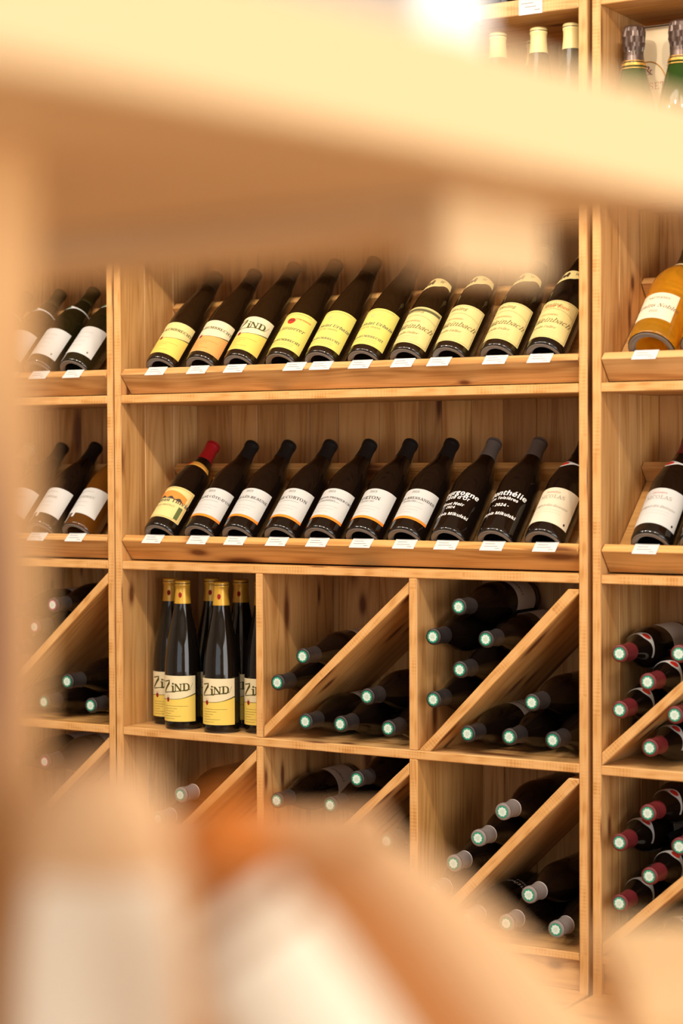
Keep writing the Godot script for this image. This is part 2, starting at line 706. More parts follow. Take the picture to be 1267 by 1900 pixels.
func unit(xi: float, label: String, dividers: bool, panel_l: float, panel_r: float) -> Node3D:
	# xi: inner left face; inner width 1.1
	var t := thing("wine_shelving_unit", label, "shelving", "pine wall shelving units")
	t.position = Vector3(xi, 0, 0)
	var top := 2.85
	var w := 1.1
	# side panels, each edge-glued from three strips
	for side in 2:
		var x0 := -panel_l if side == 0 else w
		var x1 := 0.0 if side == 0 else w + panel_r
		var zs := [-DEPTH - 0.016, -0.197, -0.0885, 0.0]
		var holder := Node3D.new()
		holder.name = "side_panel"
		t.add_child(holder, true)
		for k in 3:
			board(holder, "plank", Vector3(x0, 0.0, zs[k]), Vector3(x1, top, zs[k + 1] - (0.0003 if k < 2 else 0.0)), 1, wood[(k * 5 + side * 3 + int(xi * 3) + 12) % 12], edge() if k == 2 else null)
	# back planks
	var x := 0.0
	while x < w - 0.001:
		var pw := rng.randf_range(0.055, 0.105)
		if x + pw > w - 0.05:
			pw = w - x
		board(t, "back_plank", Vector3(x + 0.0003, 0.45, -DEPTH - 0.016), Vector3(x + pw - 0.0003, top - 0.02, -DEPTH - rng.randf_range(0.0, 0.0008)), 1, back_pine())
		x += pw
	# shelves
	var zb := -DEPTH
	for y in [S3, S2, S1, S05]:
		board(t, "shelf", Vector3(0.0, y - TH, zb), Vector3(w, y, 0.0), 0, null, edge())
	board(t, "shelf", Vector3(0.0, S0 - 0.030, zb), Vector3(w, S0, 0.0), 0, null, edge())
	board(t, "shelf", Vector3(0.0, S4 - 0.0155, zb), Vector3(w, S4, 0.0), 0, null, edge())
	board(t, "top_board", Vector3(0.0, top - 0.02, zb), Vector3(w, top, 0.0), 0, null, edge())
	# plinth rail and the deeper bench below
	board(t, "fascia_board", Vector3(0.0, S4 - 0.0755, -0.03), Vector3(w, S4 - 0.016, -0.012), 0)
	board(t, "bench_top", Vector3(-panel_l, S4 - 0.098, -DEPTH), Vector3(w + panel_r, S4 - 0.0765, 0.26), 0, null, edge())
	for k in 3:
		var a := w * k / 3.0
		board(t, "bench_door", Vector3(a + 0.004, 0.06, 0.21), Vector3(a + w / 3.0 - 0.004, S4 - 0.1, 0.228), 1)
	board(t, "bench_carcass", Vector3(0.0, 0.0, -0.2), Vector3(w, S4 - 0.099, 0.208), 0)
	# dividers of the pigeonholes
	if dividers:
		for d in [Vector2(0.3534, 0.3712), Vector2(0.7251, 0.7439)]:
			board(t, "divider", Vector3(d.x, S3, zb), Vector3(d.y, S2 - TH, -0.0002), 1, null, edge())
			board(t, "divider", Vector3(d.x, S4, zb), Vector3(d.y, S3 - TH, -0.0002), 1, null, edge())
	tray(t, 0.0, w, S1)
	tray(t, 0.0, w, S2)
	return t


func build_units() -> void:
	var a := unit(-1.139, "left-hand pine shelving unit, mostly hidden by the blurred pale post", true, 0.0182, 0.0175)
	var b := unit(0.0, "middle pine shelving unit with two full rows of tilted bottles above pigeonholes", true, 0.0186, 0.0182)
	var c := unit(1.146, "right-hand pine shelving unit cut by the picture edge, with red-capped bottles in its pigeonholes", true, 0.018, 0.018)
	var ya := S3 - TH
	var yb := S2 - TH
	for k in [0, 1, 2]:
		var xl: float = [0.0, 0.3712, 0.7439][k]
		var xr: float = [0.3534, 0.7251, 1.1][k]
		if k > 0:
			diag_board(b, xl, xr, S3, yb, k == 2)
		diag_board(b, xl, xr, S4, ya, k == 2)
		diag_board(a, xl, xr, S3, yb, false)
		diag_board(a, xl, xr, S4, ya, false)
		diag_board(c, xl, xr, S3, yb, false)
		diag_board(c, xl, xr, S4, ya, false)


# ------------------------------------------------------------------ bottles
func v2(a: Array) -> Array:
	var out := []
	for i in range(0, a.size(), 2):
		out.append(Vector2(a[i] * 0.001, a[i + 1] * 0.001))
	return out


func profile(kind: String) -> Array:
	var key := "prof_" + kind
	if not cache.has(key):
		var p := []
		match kind:
			"burgundy":
				p = v2([0, 28, 12, 26, 21, 17, 27, 5, 31.5, 0.6, 36, 0, 39.5, 2.5, 41.2, 7.5, 41.5, 14, 41.5, 80, 41.5, 140, 41, 152, 39.3, 164, 36.2, 178, 31.6, 193, 26.4, 208, 21.8, 221, 18.4, 234, 16.4, 246, 15.2, 260, 14.8, 277])
			"flute":
				p = v2([0, 24, 12, 22, 20, 15, 26, 5, 31, 0.6, 35, 0, 38.3, 2.5, 40.0, 7.5, 40.3, 14, 40.3, 80, 40.3, 126, 39.8, 142, 38.4, 160, 35.6, 180, 32.0, 200, 28.0, 220, 24.0, 240, 20.5, 258, 17.8, 276, 16.0, 294, 15.2, 312])
			"bordeaux":
				p = v2([0, 30, 14, 28, 24, 18, 32, 5, 37, 0.6, 42, 0, 46, 3, 48, 9, 48.5, 16, 48.5, 80, 48.5, 150, 47.8, 166, 45.0, 182, 39.5, 197, 31.5, 211, 24.0, 223, 19.0, 235, 17.0, 248, 16.2, 262, 16.0, 280])
			"champagne":
				p = v2([0, 30, 12, 28, 22, 18, 29, 5, 33, 0.6, 38, 0, 42, 3, 44, 9, 44.3, 16, 44.3, 80, 44.3, 118, 43.6, 134, 41.4, 152, 37.6, 172, 32.6, 192, 27.4, 212, 22.8, 230, 19.4, 246, 17.4, 260, 16.6, 270])
		cache[key] = p
	return cache[key]


func neck_end(kind: String) -> float:
	return profile(kind)[profile(kind).size() - 1].y


func body_mesh(kind: String) -> Mesh:
	var key := "body_" + kind
	if not cache.has(key):
		var p := profile(kind).duplicate()
		var e: Vector2 = p[p.size() - 1]
		for q in [[0.0014, 0.0012], [0.0018, 0.005], [0.0014, 0.0085], [-0.001, 0.0105], [-0.004, 0.0112]]:
			p.append(Vector2(e.x + q[0], e.y + q[1]))
		p.append(Vector2(0, e.y + 0.0113))
		cache[key] = lathe(p, 40)
	return cache[key]


func capsule_mesh(kind: String, from: float) -> Mesh:
	var key := "caps_%s_%.3f" % [kind, from]
	if not cache.has(key):
		var base := profile(kind)
		var e: Vector2 = base[base.size() - 1]
		var lo := e.x + 0.0009
		var p := [Vector2(r_at(base, from) + 0.0002, from)]
		p.append(Vector2(r_at(base, from) + 0.0006, from + 0.0004))
		for i in 6:
			var y := lerpf(from, e.y - 0.001, (i + 1) / 7.0)
			p.append(Vector2(maxf(r_at(base, y) + 0.0006, lo), y))
		for q in [[0.0011, -0.0006], [0.0020, 0.0004], [0.0021, 0.0025], [0.0021, 0.0048], [0.0015, 0.0056], [0.0015, 0.0064], [0.0021, 0.0074], [0.0020, 0.0104], [0.0008, 0.0122], [-0.002, 0.0130]]:
			p.append(Vector2(e.x + q[0], e.y + q[1]))
		p.append(Vector2(0, e.y + 0.0130))
		cache[key] = lathe(p, 32)
	return cache[key]


func bottle(kind: String, label: String, group: String, glass: Material, caps: Material, from: float, called := "wine_bottle") -> Node3D:
	var t := thing(called, label, "bottle", group)
	put(body_mesh(kind), "glass_body", t, glass)
	if caps:
		put(capsule_mesh(kind, from), "capsule", t, caps)
	if not cache.has("rim_" + kind):
		# the stippled ring the bottle stands on, scuffed pale
		var p := profile(kind)
		var ring := []
		for i in range(3, 7):
			ring.append(p[i] + Vector2(0.0003 if i > 4 else -0.0002, -0.0003 if i < 6 else 0.0))
		var lat := lathe(ring, 40)
		cache["rim_" + kind] = lat
	put(cache["rim_" + kind], "base_rim", t, mat("scuffed_glass", Color8(112, 100, 90), 0.4, 0.5))
	return t


func dark_glass() -> Material:
	return mat("dark_glass", Color8(19, 12, 8), 0.07, 0.5)


func brown_glass() -> Material:
	return mat("brown_glass", Color8(33, 20, 8), 0.06, 0.5)


func green_glass() -> Material:
	return mat("olive_glass", Color8(30, 26, 10), 0.06, 0.5)


func paper(key: String, c: Color) -> Material:
	return mat("paper_" + key, c, 0.75, 0.3)


func ink(key: String, c: Color) -> Material:
	return mat("ink_" + key, c, 0.7, 0.25)


func seal(t: Node3D, kind: String, c: Color) -> void:
	# the round tax seal on top of the capsule: a coloured ring round a white scalloped emblem
	var key := "seal_" + kind
	var y := neck_end(kind) + 0.0131
	if not cache.has(key):
		cache[key] = lathe([Vector2(0, y), Vector2(0.0118, y), Vector2(0.0122, y + 0.0002), Vector2(0.0118, y + 0.0004), Vector2(0, y + 0.0004)], 28)
		var st := tool()
		var n := 28
		for k in n:
			var v := [Vector3(0, y + 0.0006, 0)]
			for q in 2:
				var a := TAU * (k + q) / n
				var r := 0.0090 + 0.0009 * cos(a * 9.0)
				v.append(Vector3(sin(a) * r, y + 0.0006, cos(a) * r))
			tri(st, v, Vector3.UP, [Vector2.ZERO, Vector2.ZERO, Vector2.ZERO])
		cache[key + "_star"] = st.commit()
		var s2 := tool()
		for k in 9:
			var a := TAU * k / 9.0 + 0.3
			var r0 := 0.0035 if k % 3 == 0 else 0.0052
			var d := Vector3(sin(a), 0, cos(a))
			var e := Vector3(cos(a), 0, -sin(a)) * 0.0006
			tri(s2, [d * r0 * 0.4 + Vector3(0, y + 0.0008, 0) - e, d * r0 * 0.4 + Vector3(0, y + 0.0008, 0) + e, d * r0 * 1.2 + Vector3(0, y + 0.0008, 0)], Vector3.UP, [Vector2.ZERO, Vector2.ZERO, Vector2.ZERO])
		cache[key + "_lines"] = s2.commit()
	var ring := put(cache[key], "tax_seal", t, mat("seal_%s" % c.to_html(), c, 0.4, 0.5))
	put(cache[key + "_star"], "seal_emblem", ring, mat("seal_white", Color8(206, 222, 212), 0.5, 0.4))
	put(cache[key + "_lines"], "seal_print", ring, mat("seal_grey", Color8(150, 190, 178), 0.5, 0.4))


func zind_marks(t: Node3D, prof: Array, low: Material, high: Material, logo: bool, x := 0.0) -> void:
	# cream upper paper, coloured lower paper with a hill line between, the angular name and a small red shield
	var hw := 0.054
	var key := "zind_%s_%.3f" % [logo, x]
	if not cache.has(key):
		var hill := func(u): return 0.064 + 0.012 * u * u - 0.010 * exp(-u * 9.0) + 0.0016 * sin(u * 7.0)
		var a := tool()
		rect(a, prof, x - hw, x + hw, 0.018, 0.118, 0.0003)
		var b := tool()
		patch(b, prof, x - hw, x + hw, func(_u): return 0.0182, hill, 0.0005)
		var c := tool()
		patch(c, prof, x - hw, x + hw, hill, func(u): return hill.call(u) + 0.0009 + 0.0022 * maxf(u - 0.7, 0.0) * 3.0, 0.0007, 26, 1)
		if logo:
			letter(c, prof, "i", serif_bold, 0.027, x + 0.001, 0.0915, 0.0007)
			letter(c, prof, "N", serif_bold, 0.024, x + 0.0135, 0.0925, 0.0007)
			letter(c, prof, "D", serif_bold, 0.024, x + 0.0315, 0.0935, 0.0007)
			# the tall slanted initial and its long underline
			for q in [[-0.025, 0.1035, -0.0065, 0.1065, 0.0022], [-0.025, 0.0795, 0.041, 0.0875, 0.0016], [0.0405, 0.0875, 0.0465, 0.101, 0.0016]]:
				patch(c, prof, x + q[0], x + q[2], func(u): return lerpf(q[1], q[3], u), func(u): return lerpf(q[1], q[3], u) + q[4], 0.0007, 10, 1)
			patch(c, prof, x - 0.025, x - 0.0065, func(u): return lerpf(0.0795, 0.1, u), func(u): return lerpf(0.0845, 0.1085, u), 0.0007, 8, 1)
		else:
			letter(c, prof, "ZIND-HUMBRECHT", serif_bold, 0.0105, x + 0.004, 0.094, 0.0006)
		for i in 6:
			rect(c, prof, x - 0.022, x + [0.006, 0.02, -0.004, 0.004, 0.012, 0.036][i], 0.024 + i * 0.0055, 0.0246 + i * 0.0055, 0.0006, 10, 1)
		var d := tool()
		blob(d, prof, x - 0.012, 0.0665, func(an): return Vector2(sin(an) * 0.0042, cos(an) * (0.0042 if cos(an) > 0 else 0.006)), 0.0007, 16, 2)
		for i in 3:
			rect(d, prof, x - 0.0152 + i * 0.003, x - 0.0148 + i * 0.003, 0.070, 0.075, 0.0006, 2, 1)
		cache[key] = [a.commit(), b.commit(), c.commit(), d.commit()]
	var m: Array = cache[key]
	var lab := put(m[0], "paper_label", t, high)
	put(m[1], "label_lower_half", lab, low)
	put(m[2], "lettering", lab, ink("olive", Color8(74, 70, 26)))
	put(m[3], "shield_emblem", lab, ink("crimson", Color8(140, 34, 34)))


func plain_label(t: Node3D, prof: Array, m: Material, hw: float, y0: float, y1: float) -> MeshInstance3D:
	var key := "lab_%d_%.4f_%.4f_%.4f" % [prof.hash(), hw, y0, y1]
	if not cache.has(key):
		var a := tool()
		rect(a, prof, -hw, hw, y0, y1, 0.0003)
		cache[key] = a.commit()
	return put(cache[key], "paper_label", t, m)


# tilted display bottles ------------------------------------------------
func lean(t: Node3D, x: float, yshelf: float, r: float, turn := 0.0, th := 44.9) -> void:
	var be := deg_to_rad(42.0)
	var b := Vector3(0, sin(be), -cos(be))
	var l := Vector3(0, cos(be), sin(be))
	t.position = Vector3(x, yshelf + 0.0022, -0.0355) + b * 0.0215 + l * (0.0064 + r)
	t.basis = Basis(Vector3.RIGHT, -(PI / 2 - deg_to_rad(th))) * Basis(Vector3.UP, turn)


func build_display_bottles() -> void:
	var cream := paper("cream", Color8(222, 210, 172))
	var yellow := paper("yellow", Color8(226, 198, 96))
	var lime := paper("lime", Color8(218, 206, 108))
	var tan := paper("tan", Color8(222, 160, 92))
	var straw := paper("straw", Color8(220, 202, 136))
	var white := paper("white", Color8(200, 199, 196))
	var ivory := paper("ivory", Color8(220, 208, 182))
	var black := ink("soft_black", Color8(66, 62, 58))
	var grey := ink("grey", Color8(120, 116, 96))
	var red := ink("red", Color8(214, 60, 36))
	var xs := [0.098, 0.204, 0.303, 0.410, 0.508, 0.612, 0.712, 0.810, 0.918, 1.018]
	var g1 := "white wine bottles tilted in the upper display row"
	var f := profile("flute")
	var dark_caps := mat("capsule_brown", Color8(58, 40, 22), 0.45, 0.5)
	var gold_caps := mat("capsule_straw", Color8(226, 200, 140), 0.45, 0.5)
	var l1 := ["tilted flute bottle with an all-yellow label, first at the left of the upper row",
		"tilted flute bottle with a label cream above and orange-tan below",
		"tilted flute bottle with a cream and yellow label, angular green name, in the upper row",
		"tilted flute bottle with a lime-yellow label bearing a red and black shield",
		"tilted flute bottle with lime-yellow label and grey script, beside the red-shield bottle",
		"tilted flute bottle with lime-yellow label and grey script, beside the straw labels",
		"tilted flute bottle with straw label headed by a dark grey band",
		"tilted flute bottle with straw script label and scroll neck label, beside the dark-banded one",
		"tilted flute bottle with straw script label, last but one from the post",
		"tilted flute bottle with straw label and red top line, partly behind the right post"]
	for i in 10:
		var t := bottle("flute", l1[i], g1, brown_glass() if i != 9 else dark_glass(), gold_caps if i > 5 else dark_caps, 0.272)
		lean(t, xs[i], S1, 0.0403, 0.0, 46.6)
		if i < 2:
			t.scale = Vector3(1.0, 0.95, 1.0)
		match i:
			0:
				zind_marks(t, f, yellow, straw, false)
			1:
				zind_marks(t, f, tan, cream, false)
			2:
				zind_marks(t, f, yellow, cream, true)
			3, 4, 5:
				var lab := plain_label(t, f, lime, 0.053, 0.018, 0.124)
				var s := tool()
				if i == 3:
					letter(s, f, "Clos Häuserer", serif, 0.0125, -0.002, 0.076, 0.0006, 0.35)
				else:
					letter(s, f, "Clos Saint Urbain", serif_bold, 0.0112, 0.003, 0.079, 0.0006, 0.35)
					letter(s, f, "RANGEN DE THANN", serif, 0.0062, -0.004, 0.068, 0.0006)
				letter(s, f, "ZIND-HUMBRECHT", serif_bold, 0.0085, 0.002, 0.041, 0.0006)
				for k in 2:
					rect(s, f, -0.03, 0.03, 0.027 + k * 0.005, 0.0274 + k * 0.005, 0.0006, 12, 1)
				rect(s, f, -0.035, 0.04, 0.1185, 0.1192, 0.0006, 14, 1)
				put(s.commit(), "lettering", lab, black if i == 3 else ink("slate", Color8(96, 96, 84)))
				if i == 3:
					var d := tool()
					blob(d, f, 0.0, 0.100, func(an): return Vector2(sin(an) * 0.0095, cos(an) * (0.0065 if cos(an) > 0 else 0.011)), 0.0006, 20, 3)
					letter(d, f, "TURCKHEIM", serif_bold, 0.0055, 0.026, 0.105, 0.0006)
					put(d.commit(), "shield_emblem", lab, red)
					var e := tool()
					for k in 3:
						blob(e, f, -0.0045 + k * 0.0045, 0.1, func(an): return Vector2(sin(an) * 0.0016, cos(an) * 0.0035), 0.0009, 10, 1)
					put(e.commit(), "shield_crown", lab, black)
				else:
					var d := tool()
					blob(d, f, -0.004, 0.104, func(an): return Vector2(sin(an) * 0.005, cos(an) * (0.005 if cos(an) > 0 else 0.008)), 0.0006, 18, 2)
					put(d.commit(), "shield_emblem", lab, ink("pale_shield", Color8(196, 190, 120)))
			_:
				var lab := plain_label(t, f, straw, 0.053, 0.018, 0.122)
				var s := tool()
				letter(s, f, "Weinbach", serif, 0.017, 0.009, 0.066, 0.0006, 0.5)
				letter(s, f, "Domaine", serif, 0.008, -0.026, 0.0615, 0.0006, 0.4)
				letter(s, f, "Riesling", serif, 0.0105, -0.004, 0.110, 0.0006, 0.35)
				letter(s, f, "Famille Faller", serif, 0.0085, -0.006, 0.047, 0.0006, 0.35)
				patch(s, f, -0.046, 0.048, func(u): return 0.087 + 0.010 * sin(u * PI), func(u): return 0.0876 + 0.010 * sin(u * PI), 0.0006, 22, 1)
				for yy in [0.0215, 0.1185]:
					rect(s, f, -0.05, 0.05, yy, yy + 0.0005, 0.0006, 22, 1)
				for xx in [-0.05, 0.0495]:
					rect(s, f, xx, xx + 0.0006, 0.0215, 0.119, 0.0006, 1, 3)
				for k in 3:
					rect(s, f, -0.03, 0.026, 0.027 + k * 0.005, 0.0273 + k * 0.005, 0.0006, 12, 1)
				put(s.commit(), "lettering", lab, ink("umber", Color8(104, 88, 50)))
				var d := tool()
				if i == 9:
					letter(d, f, "Cuvée Theo", serif, 0.0105, 0.004, 0.1045, 0.0007, 0.35)
				letter(d, f, "SCHLOSSBERG", serif, 0.0058, -0.004, 0.081, 0.0007)
				put(d.commit(), "lettering_red", lab, ink("coral", Color8(206, 96, 56)))
				if i == 6:
					var e := tool()
					rect(e, f, -0.05, 0.05, 0.110, 0.1165, 0.0008, 22, 1)
					put(e.commit(), "dark_band", lab, ink("olive_grey", Color8(96, 92, 62)))
				# scroll-shaped neck label with a dark engraving
				var nl := tool()
				patch(nl, f, -0.060, 0.050, func(u): return 0.190 - 0.012 * sin(u * TAU * 0.9) * (1.0 - u) + 0.010 * maxf(0.0, sin(u * 9.0)) * u, func(u): return 0.222 - 0.010 * pow(absf(u - 0.55) * 2.0, 2.0), 0.0006, 24, 3)
				var nk := put(nl.commit(), "neck_label", t, straw)
				var ne := tool()
				patch(ne, f, -0.034, 0.0, func(u): return 0.192 + 0.008 * u + 0.003 * sin(u * 25.0), func(u): return 0.2 + 0.015 * u + 0.003 * sin(u * 17.0), 0.0009, 16, 1)
				letter(ne, f, "W", serif, 0.012, 0.020, 0.211, 0.0009, 0.4)
				put(ne.commit(), "engraving", nk, ink("sepia", Color8(74, 58, 40)))
	# ---- lower display row
	var b := profile("burgundy")
	var g2 := "bottles tilted in the lower display row"
	var blackcap := mat("capsule_black", Color8(26, 24, 24), 0.5, 0.4)
	var redcap := mat("capsule_red", Color8(176, 24, 32), 0.4, 0.5)
	var greycap := mat("capsule_grey", Color8(112, 106, 104), 0.4, 0.5)
	var names := ["", "BOURGOGNE CÔTE-D'OR", "SAVIGNY-LÈS-BEAUNE", "ALOXE-CORTON", "ALOXE-CORTON PREMIER CRU", "CORTON", "CORTON BRESSANDES"]
	var l2 := ["tilted bottle with red capsule and yellow pictorial label, first in the lower row",
		"tilted black-capped bottle, white label with orange foot, beside the red-capped bottle",
		"tilted black-capped bottle, white and orange label, second in that run of six",
		"tilted black-capped bottle, white and orange label, third in that run of six",
		"tilted black-capped bottle, white and orange label, fourth in that run of six",
		"tilted black-capped bottle, white and orange label with one short bold word",
		"tilted black-capped bottle, white and orange label, beside the white-printed bottles",
		"tilted grey-capped bottle printed in white on the glass, the left one of two",
		"tilted grey-capped bottle printed in white on the glass, the right one of two",
		"tilted bottle with ivory label and red teardrop on its neck band, against the right post"]
	var xs2 := [0.092, 0.199, 0.298, 0.406, 0.506, 0.607, 0.707, 0.807, 0.912, 1.017]
	for i in 10:
		var caps: Material = blackcap
		if i == 0:
			caps = redcap
		elif i == 7 or i == 8:
			caps = greycap
		var t := bottle("burgundy", l2[i], g2, dark_glass(), caps, 0.236 if i != 0 else 0.232)
		lean(t, xs2[i], S2, 0.0415)
		if i == 0:
			var lab := plain_label(t, b, straw, 0.052, 0.026, 0.117)
			var o := tool()
			patch(o, b, -0.042, 0.042, func(u): return 0.088 - 0.012 * u + 0.001 * sin(u * 40.0), func(u): return 0.099 + 0.008 * sin(u * PI) - 0.004 * u, 0.0006)
			for yy in [0.0285, 0.1125]:
				rect(o, b, -0.049, 0.049, yy, yy + 0.0012, 0.0006, 22, 1)
			for xx in [-0.049, 0.048]:
				rect(o, b, xx, xx + 0.0011, 0.0285, 0.1135, 0.0006, 1, 3)
			put(o.commit(), "orange_hill_picture", lab, ink("orange", Color8(222, 140, 62)))
			var s := tool()
			letter(s, b, "Château Thivin", serif_bold, 0.0138, 0.004, 0.077, 0.0007)
			letter(s, b, "CÔTE DE BROUILLY", serif, 0.0058, -0.002, 0.062, 0.0007)
			patch(s, b, -0.04, 0.036, func(u): return 0.086 - 0.008 * u, func(u): return 0.0905 - 0.008 * u + 0.003 * sin(u * 23.0), 0.0008, 24, 1)
			put(s.commit(), "lettering", lab, black)
			var vine := tool()
			rect(vine, b, 0.034, 0.044, 0.032, 0.066, 0.0007, 3, 3)
			put(vine.commit(), "vine_border", lab, ink("vine", Color8(96, 104, 60)))
			var nl := tool()
			patch(nl, b, -0.058, 0.064, func(u): return 0.190 + 0.006 * sin(u * PI), func(u): return 0.203 + 0.008 * sin(u * PI), 0.0006)
			var nk := put(nl.commit(), "neck_label", t, ink("amber", Color8(228, 164, 70)))
			var gr := tool()
			patch(gr, b, -0.058, -0.012, func(u): return 0.1905 + 0.004 * u, func(u): return 0.203 + 0.007 * u, 0.0008, 12, 1)
			put(gr.commit(), "green_leaf", nk, ink("leaf", Color8(60, 112, 62)))
			var rd := tool()
			blob(rd, b, -0.014, 0.203, func(an): return Vector2(sin(an) * 0.011, cos(an) * 0.006) * (1.0 + 0.3 * cos(an * 5.0)), 0.0011, 20, 2)
			put(rd.commit(), "red_crest", nk, red)
		elif i < 7:
			var lab := plain_label(t, b, white, 0.052, 0.030, 0.113)
			var o := tool()
			rect(o, b, -0.052, 0.052, 0.030, 0.0365, 0.0005, 24, 1)
			put(o.commit(), "orange_band", lab, ink("bright_orange", Color8(240, 136, 40)))
			var s := tool()
			letter(s, b, "2023", serif, 0.0075, 0.0, 0.1045, 0.0006)
			if i == 5:
				letter(s, b, "CORTON", serif_bold, 0.0125, -0.006, 0.087, 0.0006)
				letter(s, b, "GRAND CRU", serif, 0.006, -0.006, 0.077, 0.0006)
			else:
				letter(s, b, names[i], serif_bold, [0.0, 0.0092, 0.0094, 0.0112, 0.0074, 0.0, 0.0094][i], -0.004, 0.087, 0.0006)
				rect(s, b, -0.026, 0.026, 0.0765, 0.0770, 0.0006, 12, 1)
				if i == 4 or i == 6:
					letter(s, b, "GRAND CRU" if i == 6 else "LES VALOZIÈRES", serif, 0.0056, -0.006, 0.0785, 0.0006)
			put(s.commit(), "lettering", lab, black)
			var p := tool()
			for k in 3:
				rect(p, b, -0.03, [0.012, 0.022, 0.03][k], 0.047 + k * 0.008, 0.0473 + k * 0.008, 0.0006, 12, 1)
			put(p.commit(), "fine_print", lab, grey)
		elif i < 9:
			var s := tool()
			if i == 7:
				letter(s, b, "Bourgogne", sans_bold, 0.0175, 0.0, 0.103, 0.0004, 0.15)
				letter(s, b, "Côte d'Or", sans_bold, 0.0125, 0.0, 0.090, 0.0004, 0.15)
				letter(s, b, "Pinot Noir", sans_bold, 0.0105, -0.004, 0.072, 0.0004, 0.15)
				letter(s, b, "2024", sans_bold, 0.009, -0.004, 0.062, 0.0004, 0.15)
				letter(s, b, "François Mikulski", sans_bold, 0.0105, -0.004, 0.044, 0.0004, 0.15)
			else:
				letter(s, b, "Monthélie", sans_bold, 0.0185, 0.002, 0.103, 0.0004, 0.15)
				letter(s, b, "Les Toisières", sans_bold, 0.0105, 0.0, 0.089, 0.0004, 0.15)
				letter(s, b, "- 2024 -", sans_bold, 0.011, 0.0, 0.070, 0.0004, 0.15)
				letter(s, b, "François Mikulski", sans_bold, 0.0105, -0.004, 0.047, 0.0004, 0.15)
			put(s.commit(), "lettering", t, ink("white_print", Color8(238, 234, 230)))
		else:
			nicolas(t, b, ivory)
	# ---- left unit
	var ga := "tilted bottles of the left-hand unit, upper row"
	var xa := [-0.452, -0.349, -0.247, -0.143]
	var la := ["blurred tilted bottle at the picture edge, upper row of the left unit", "tilted white-labelled bottle behind the edge of the blurred post, upper row",
		"tilted white-labelled bottle with green neck ring, second from the left unit's post", "tilted white-labelled bottle with green neck ring, touching the left unit's post in the upper row"]
	for i in 4:
		var t := bottle("burgundy", la[i], ga, green_glass(), mat("capsule_olive", Color8(84, 76, 40), 0.45, 0.5), 0.236)
		lean(t, xa[i], S1, 0.0415)
		var lab := plain_label(t, b, white, 0.050, 0.026, 0.112)
		var s := tool()
		for k in 4:
			rect(s, b, -0.02, 0.012 + 0.003 * k, 0.05 + k * 0.014, 0.0504 + k * 0.014, 0.0006, 10, 1)
		blob(s, b, 0.034, 0.036, func(an): return Vector2(sin(an) * 0.002, cos(an) * 0.003), 0.0006, 10, 1)
		put(s.commit(), "fine_print", lab, grey)
		neck_band(t, b, Color8(48, 108, 56), 0.196)
	var gb := "tilted bottles of the left-hand unit, lower row"
	var lb := ["blurred tilted bottle at the picture edge, lower row of the left unit", "tilted white-labelled bottle seen through the blurred post edge, lower row",
		"tilted black bottle with plain white label, second from the left unit's post, lower row", "tilted amber bottle with white label against the left unit's post, lower row"]
	for i in 4:
		var cm: Material = mat("capsule_cream", Color8(226, 204, 160), 0.5, 0.4) if i == 0 else blackcap
		var t := bottle("burgundy", lb[i], gb, dark_glass() if i < 3 else mat("amber_glass", Color8(84, 48, 10), 0.06, 0.5), cm, 0.236)
		lean(t, xa[i] + 0.003, S2, 0.0415)
		var lab := plain_label(t, b, white, 0.049, 0.034, 0.112)
		var s := tool()
		rect(s, b, -0.018, 0.014, 0.1, 0.1006, 0.0006, 10, 1)
		letter(s, b, "CORNAS" if i == 2 else "CONDRIEU", serif, 0.0085, 0.002, 0.084, 0.0006)
		for k in 2:
			rect(s, b, -0.02, 0.014, 0.056 + k * 0.012, 0.0564 + k * 0.012, 0.0006, 10, 1)
		put(s.commit(), "fine_print", lab, grey)
		var tb := tool()
		rect(tb, b, -0.008, -0.001, 0.022, 0.035, 0.0004, 3, 1)
		put(tb.commit(), "label_tab", lab, white)
	# ---- right unit
	var sweet := mat("golden_glass", Color(0.97, 0.74, 0.18, 0.2), 0.03, 0.5)
	sweet.refraction_enabled = true
	sweet.refraction_scale = 0.04
	var bd := profile("bordeaux")
	for i in 2:
		var t := bottle("bordeaux", ["broad clear bottle of golden sweet wine, tilted beside the right-hand post", "clear bottle of golden wine at the right picture edge, upper row"][i], "golden wine bottles in the right-hand unit", sweet, mat("capsule_bronze", Color8(84, 62, 34), 0.4, 0.5), 0.228)
		lean(t, 1.243 + i * 0.105, S1, 0.0485)
		var lab := plain_label(t, bd, ivory, 0.040, 0.040, 0.112)
		var s := tool()
		letter(s, bd, "SAUTERNES", serif, 0.0075, 0.002, 0.098, 0.0006)
		letter(s, bd, "Grains Nobles", serif, 0.0135, 0.004, 0.076, 0.0006, 0.35)
		letter(s, bd, "2022", serif, 0.008, 0.0, 0.060, 0.0006)
		put(s.commit(), "lettering", lab, ink("umber", Color8(104, 88, 50)))
		var nb := tool()
		rect(nb, bd, -0.07, 0.07, 0.222, 0.228, 0.0006, 24, 1)
		put(nb.commit(), "neck_ring", t, ink("pale_gold", Color8(220, 200, 150)))
	for i in 2:
		var t := bottle("burgundy", ["tilted bottle with white label and red teardrop neck band, right of the double post", "red-capped bottle at the right picture edge, lower row"][i], "tilted red wine bottles in the right-hand unit", dark_glass(), mat("capsule_burgundy", Color8(112, 30, 36), 0.4, 0.5), 0.236)
		lean(t, 1.240 + i * 0.097, S2, 0.0415)
		nicolas(t, b, white)


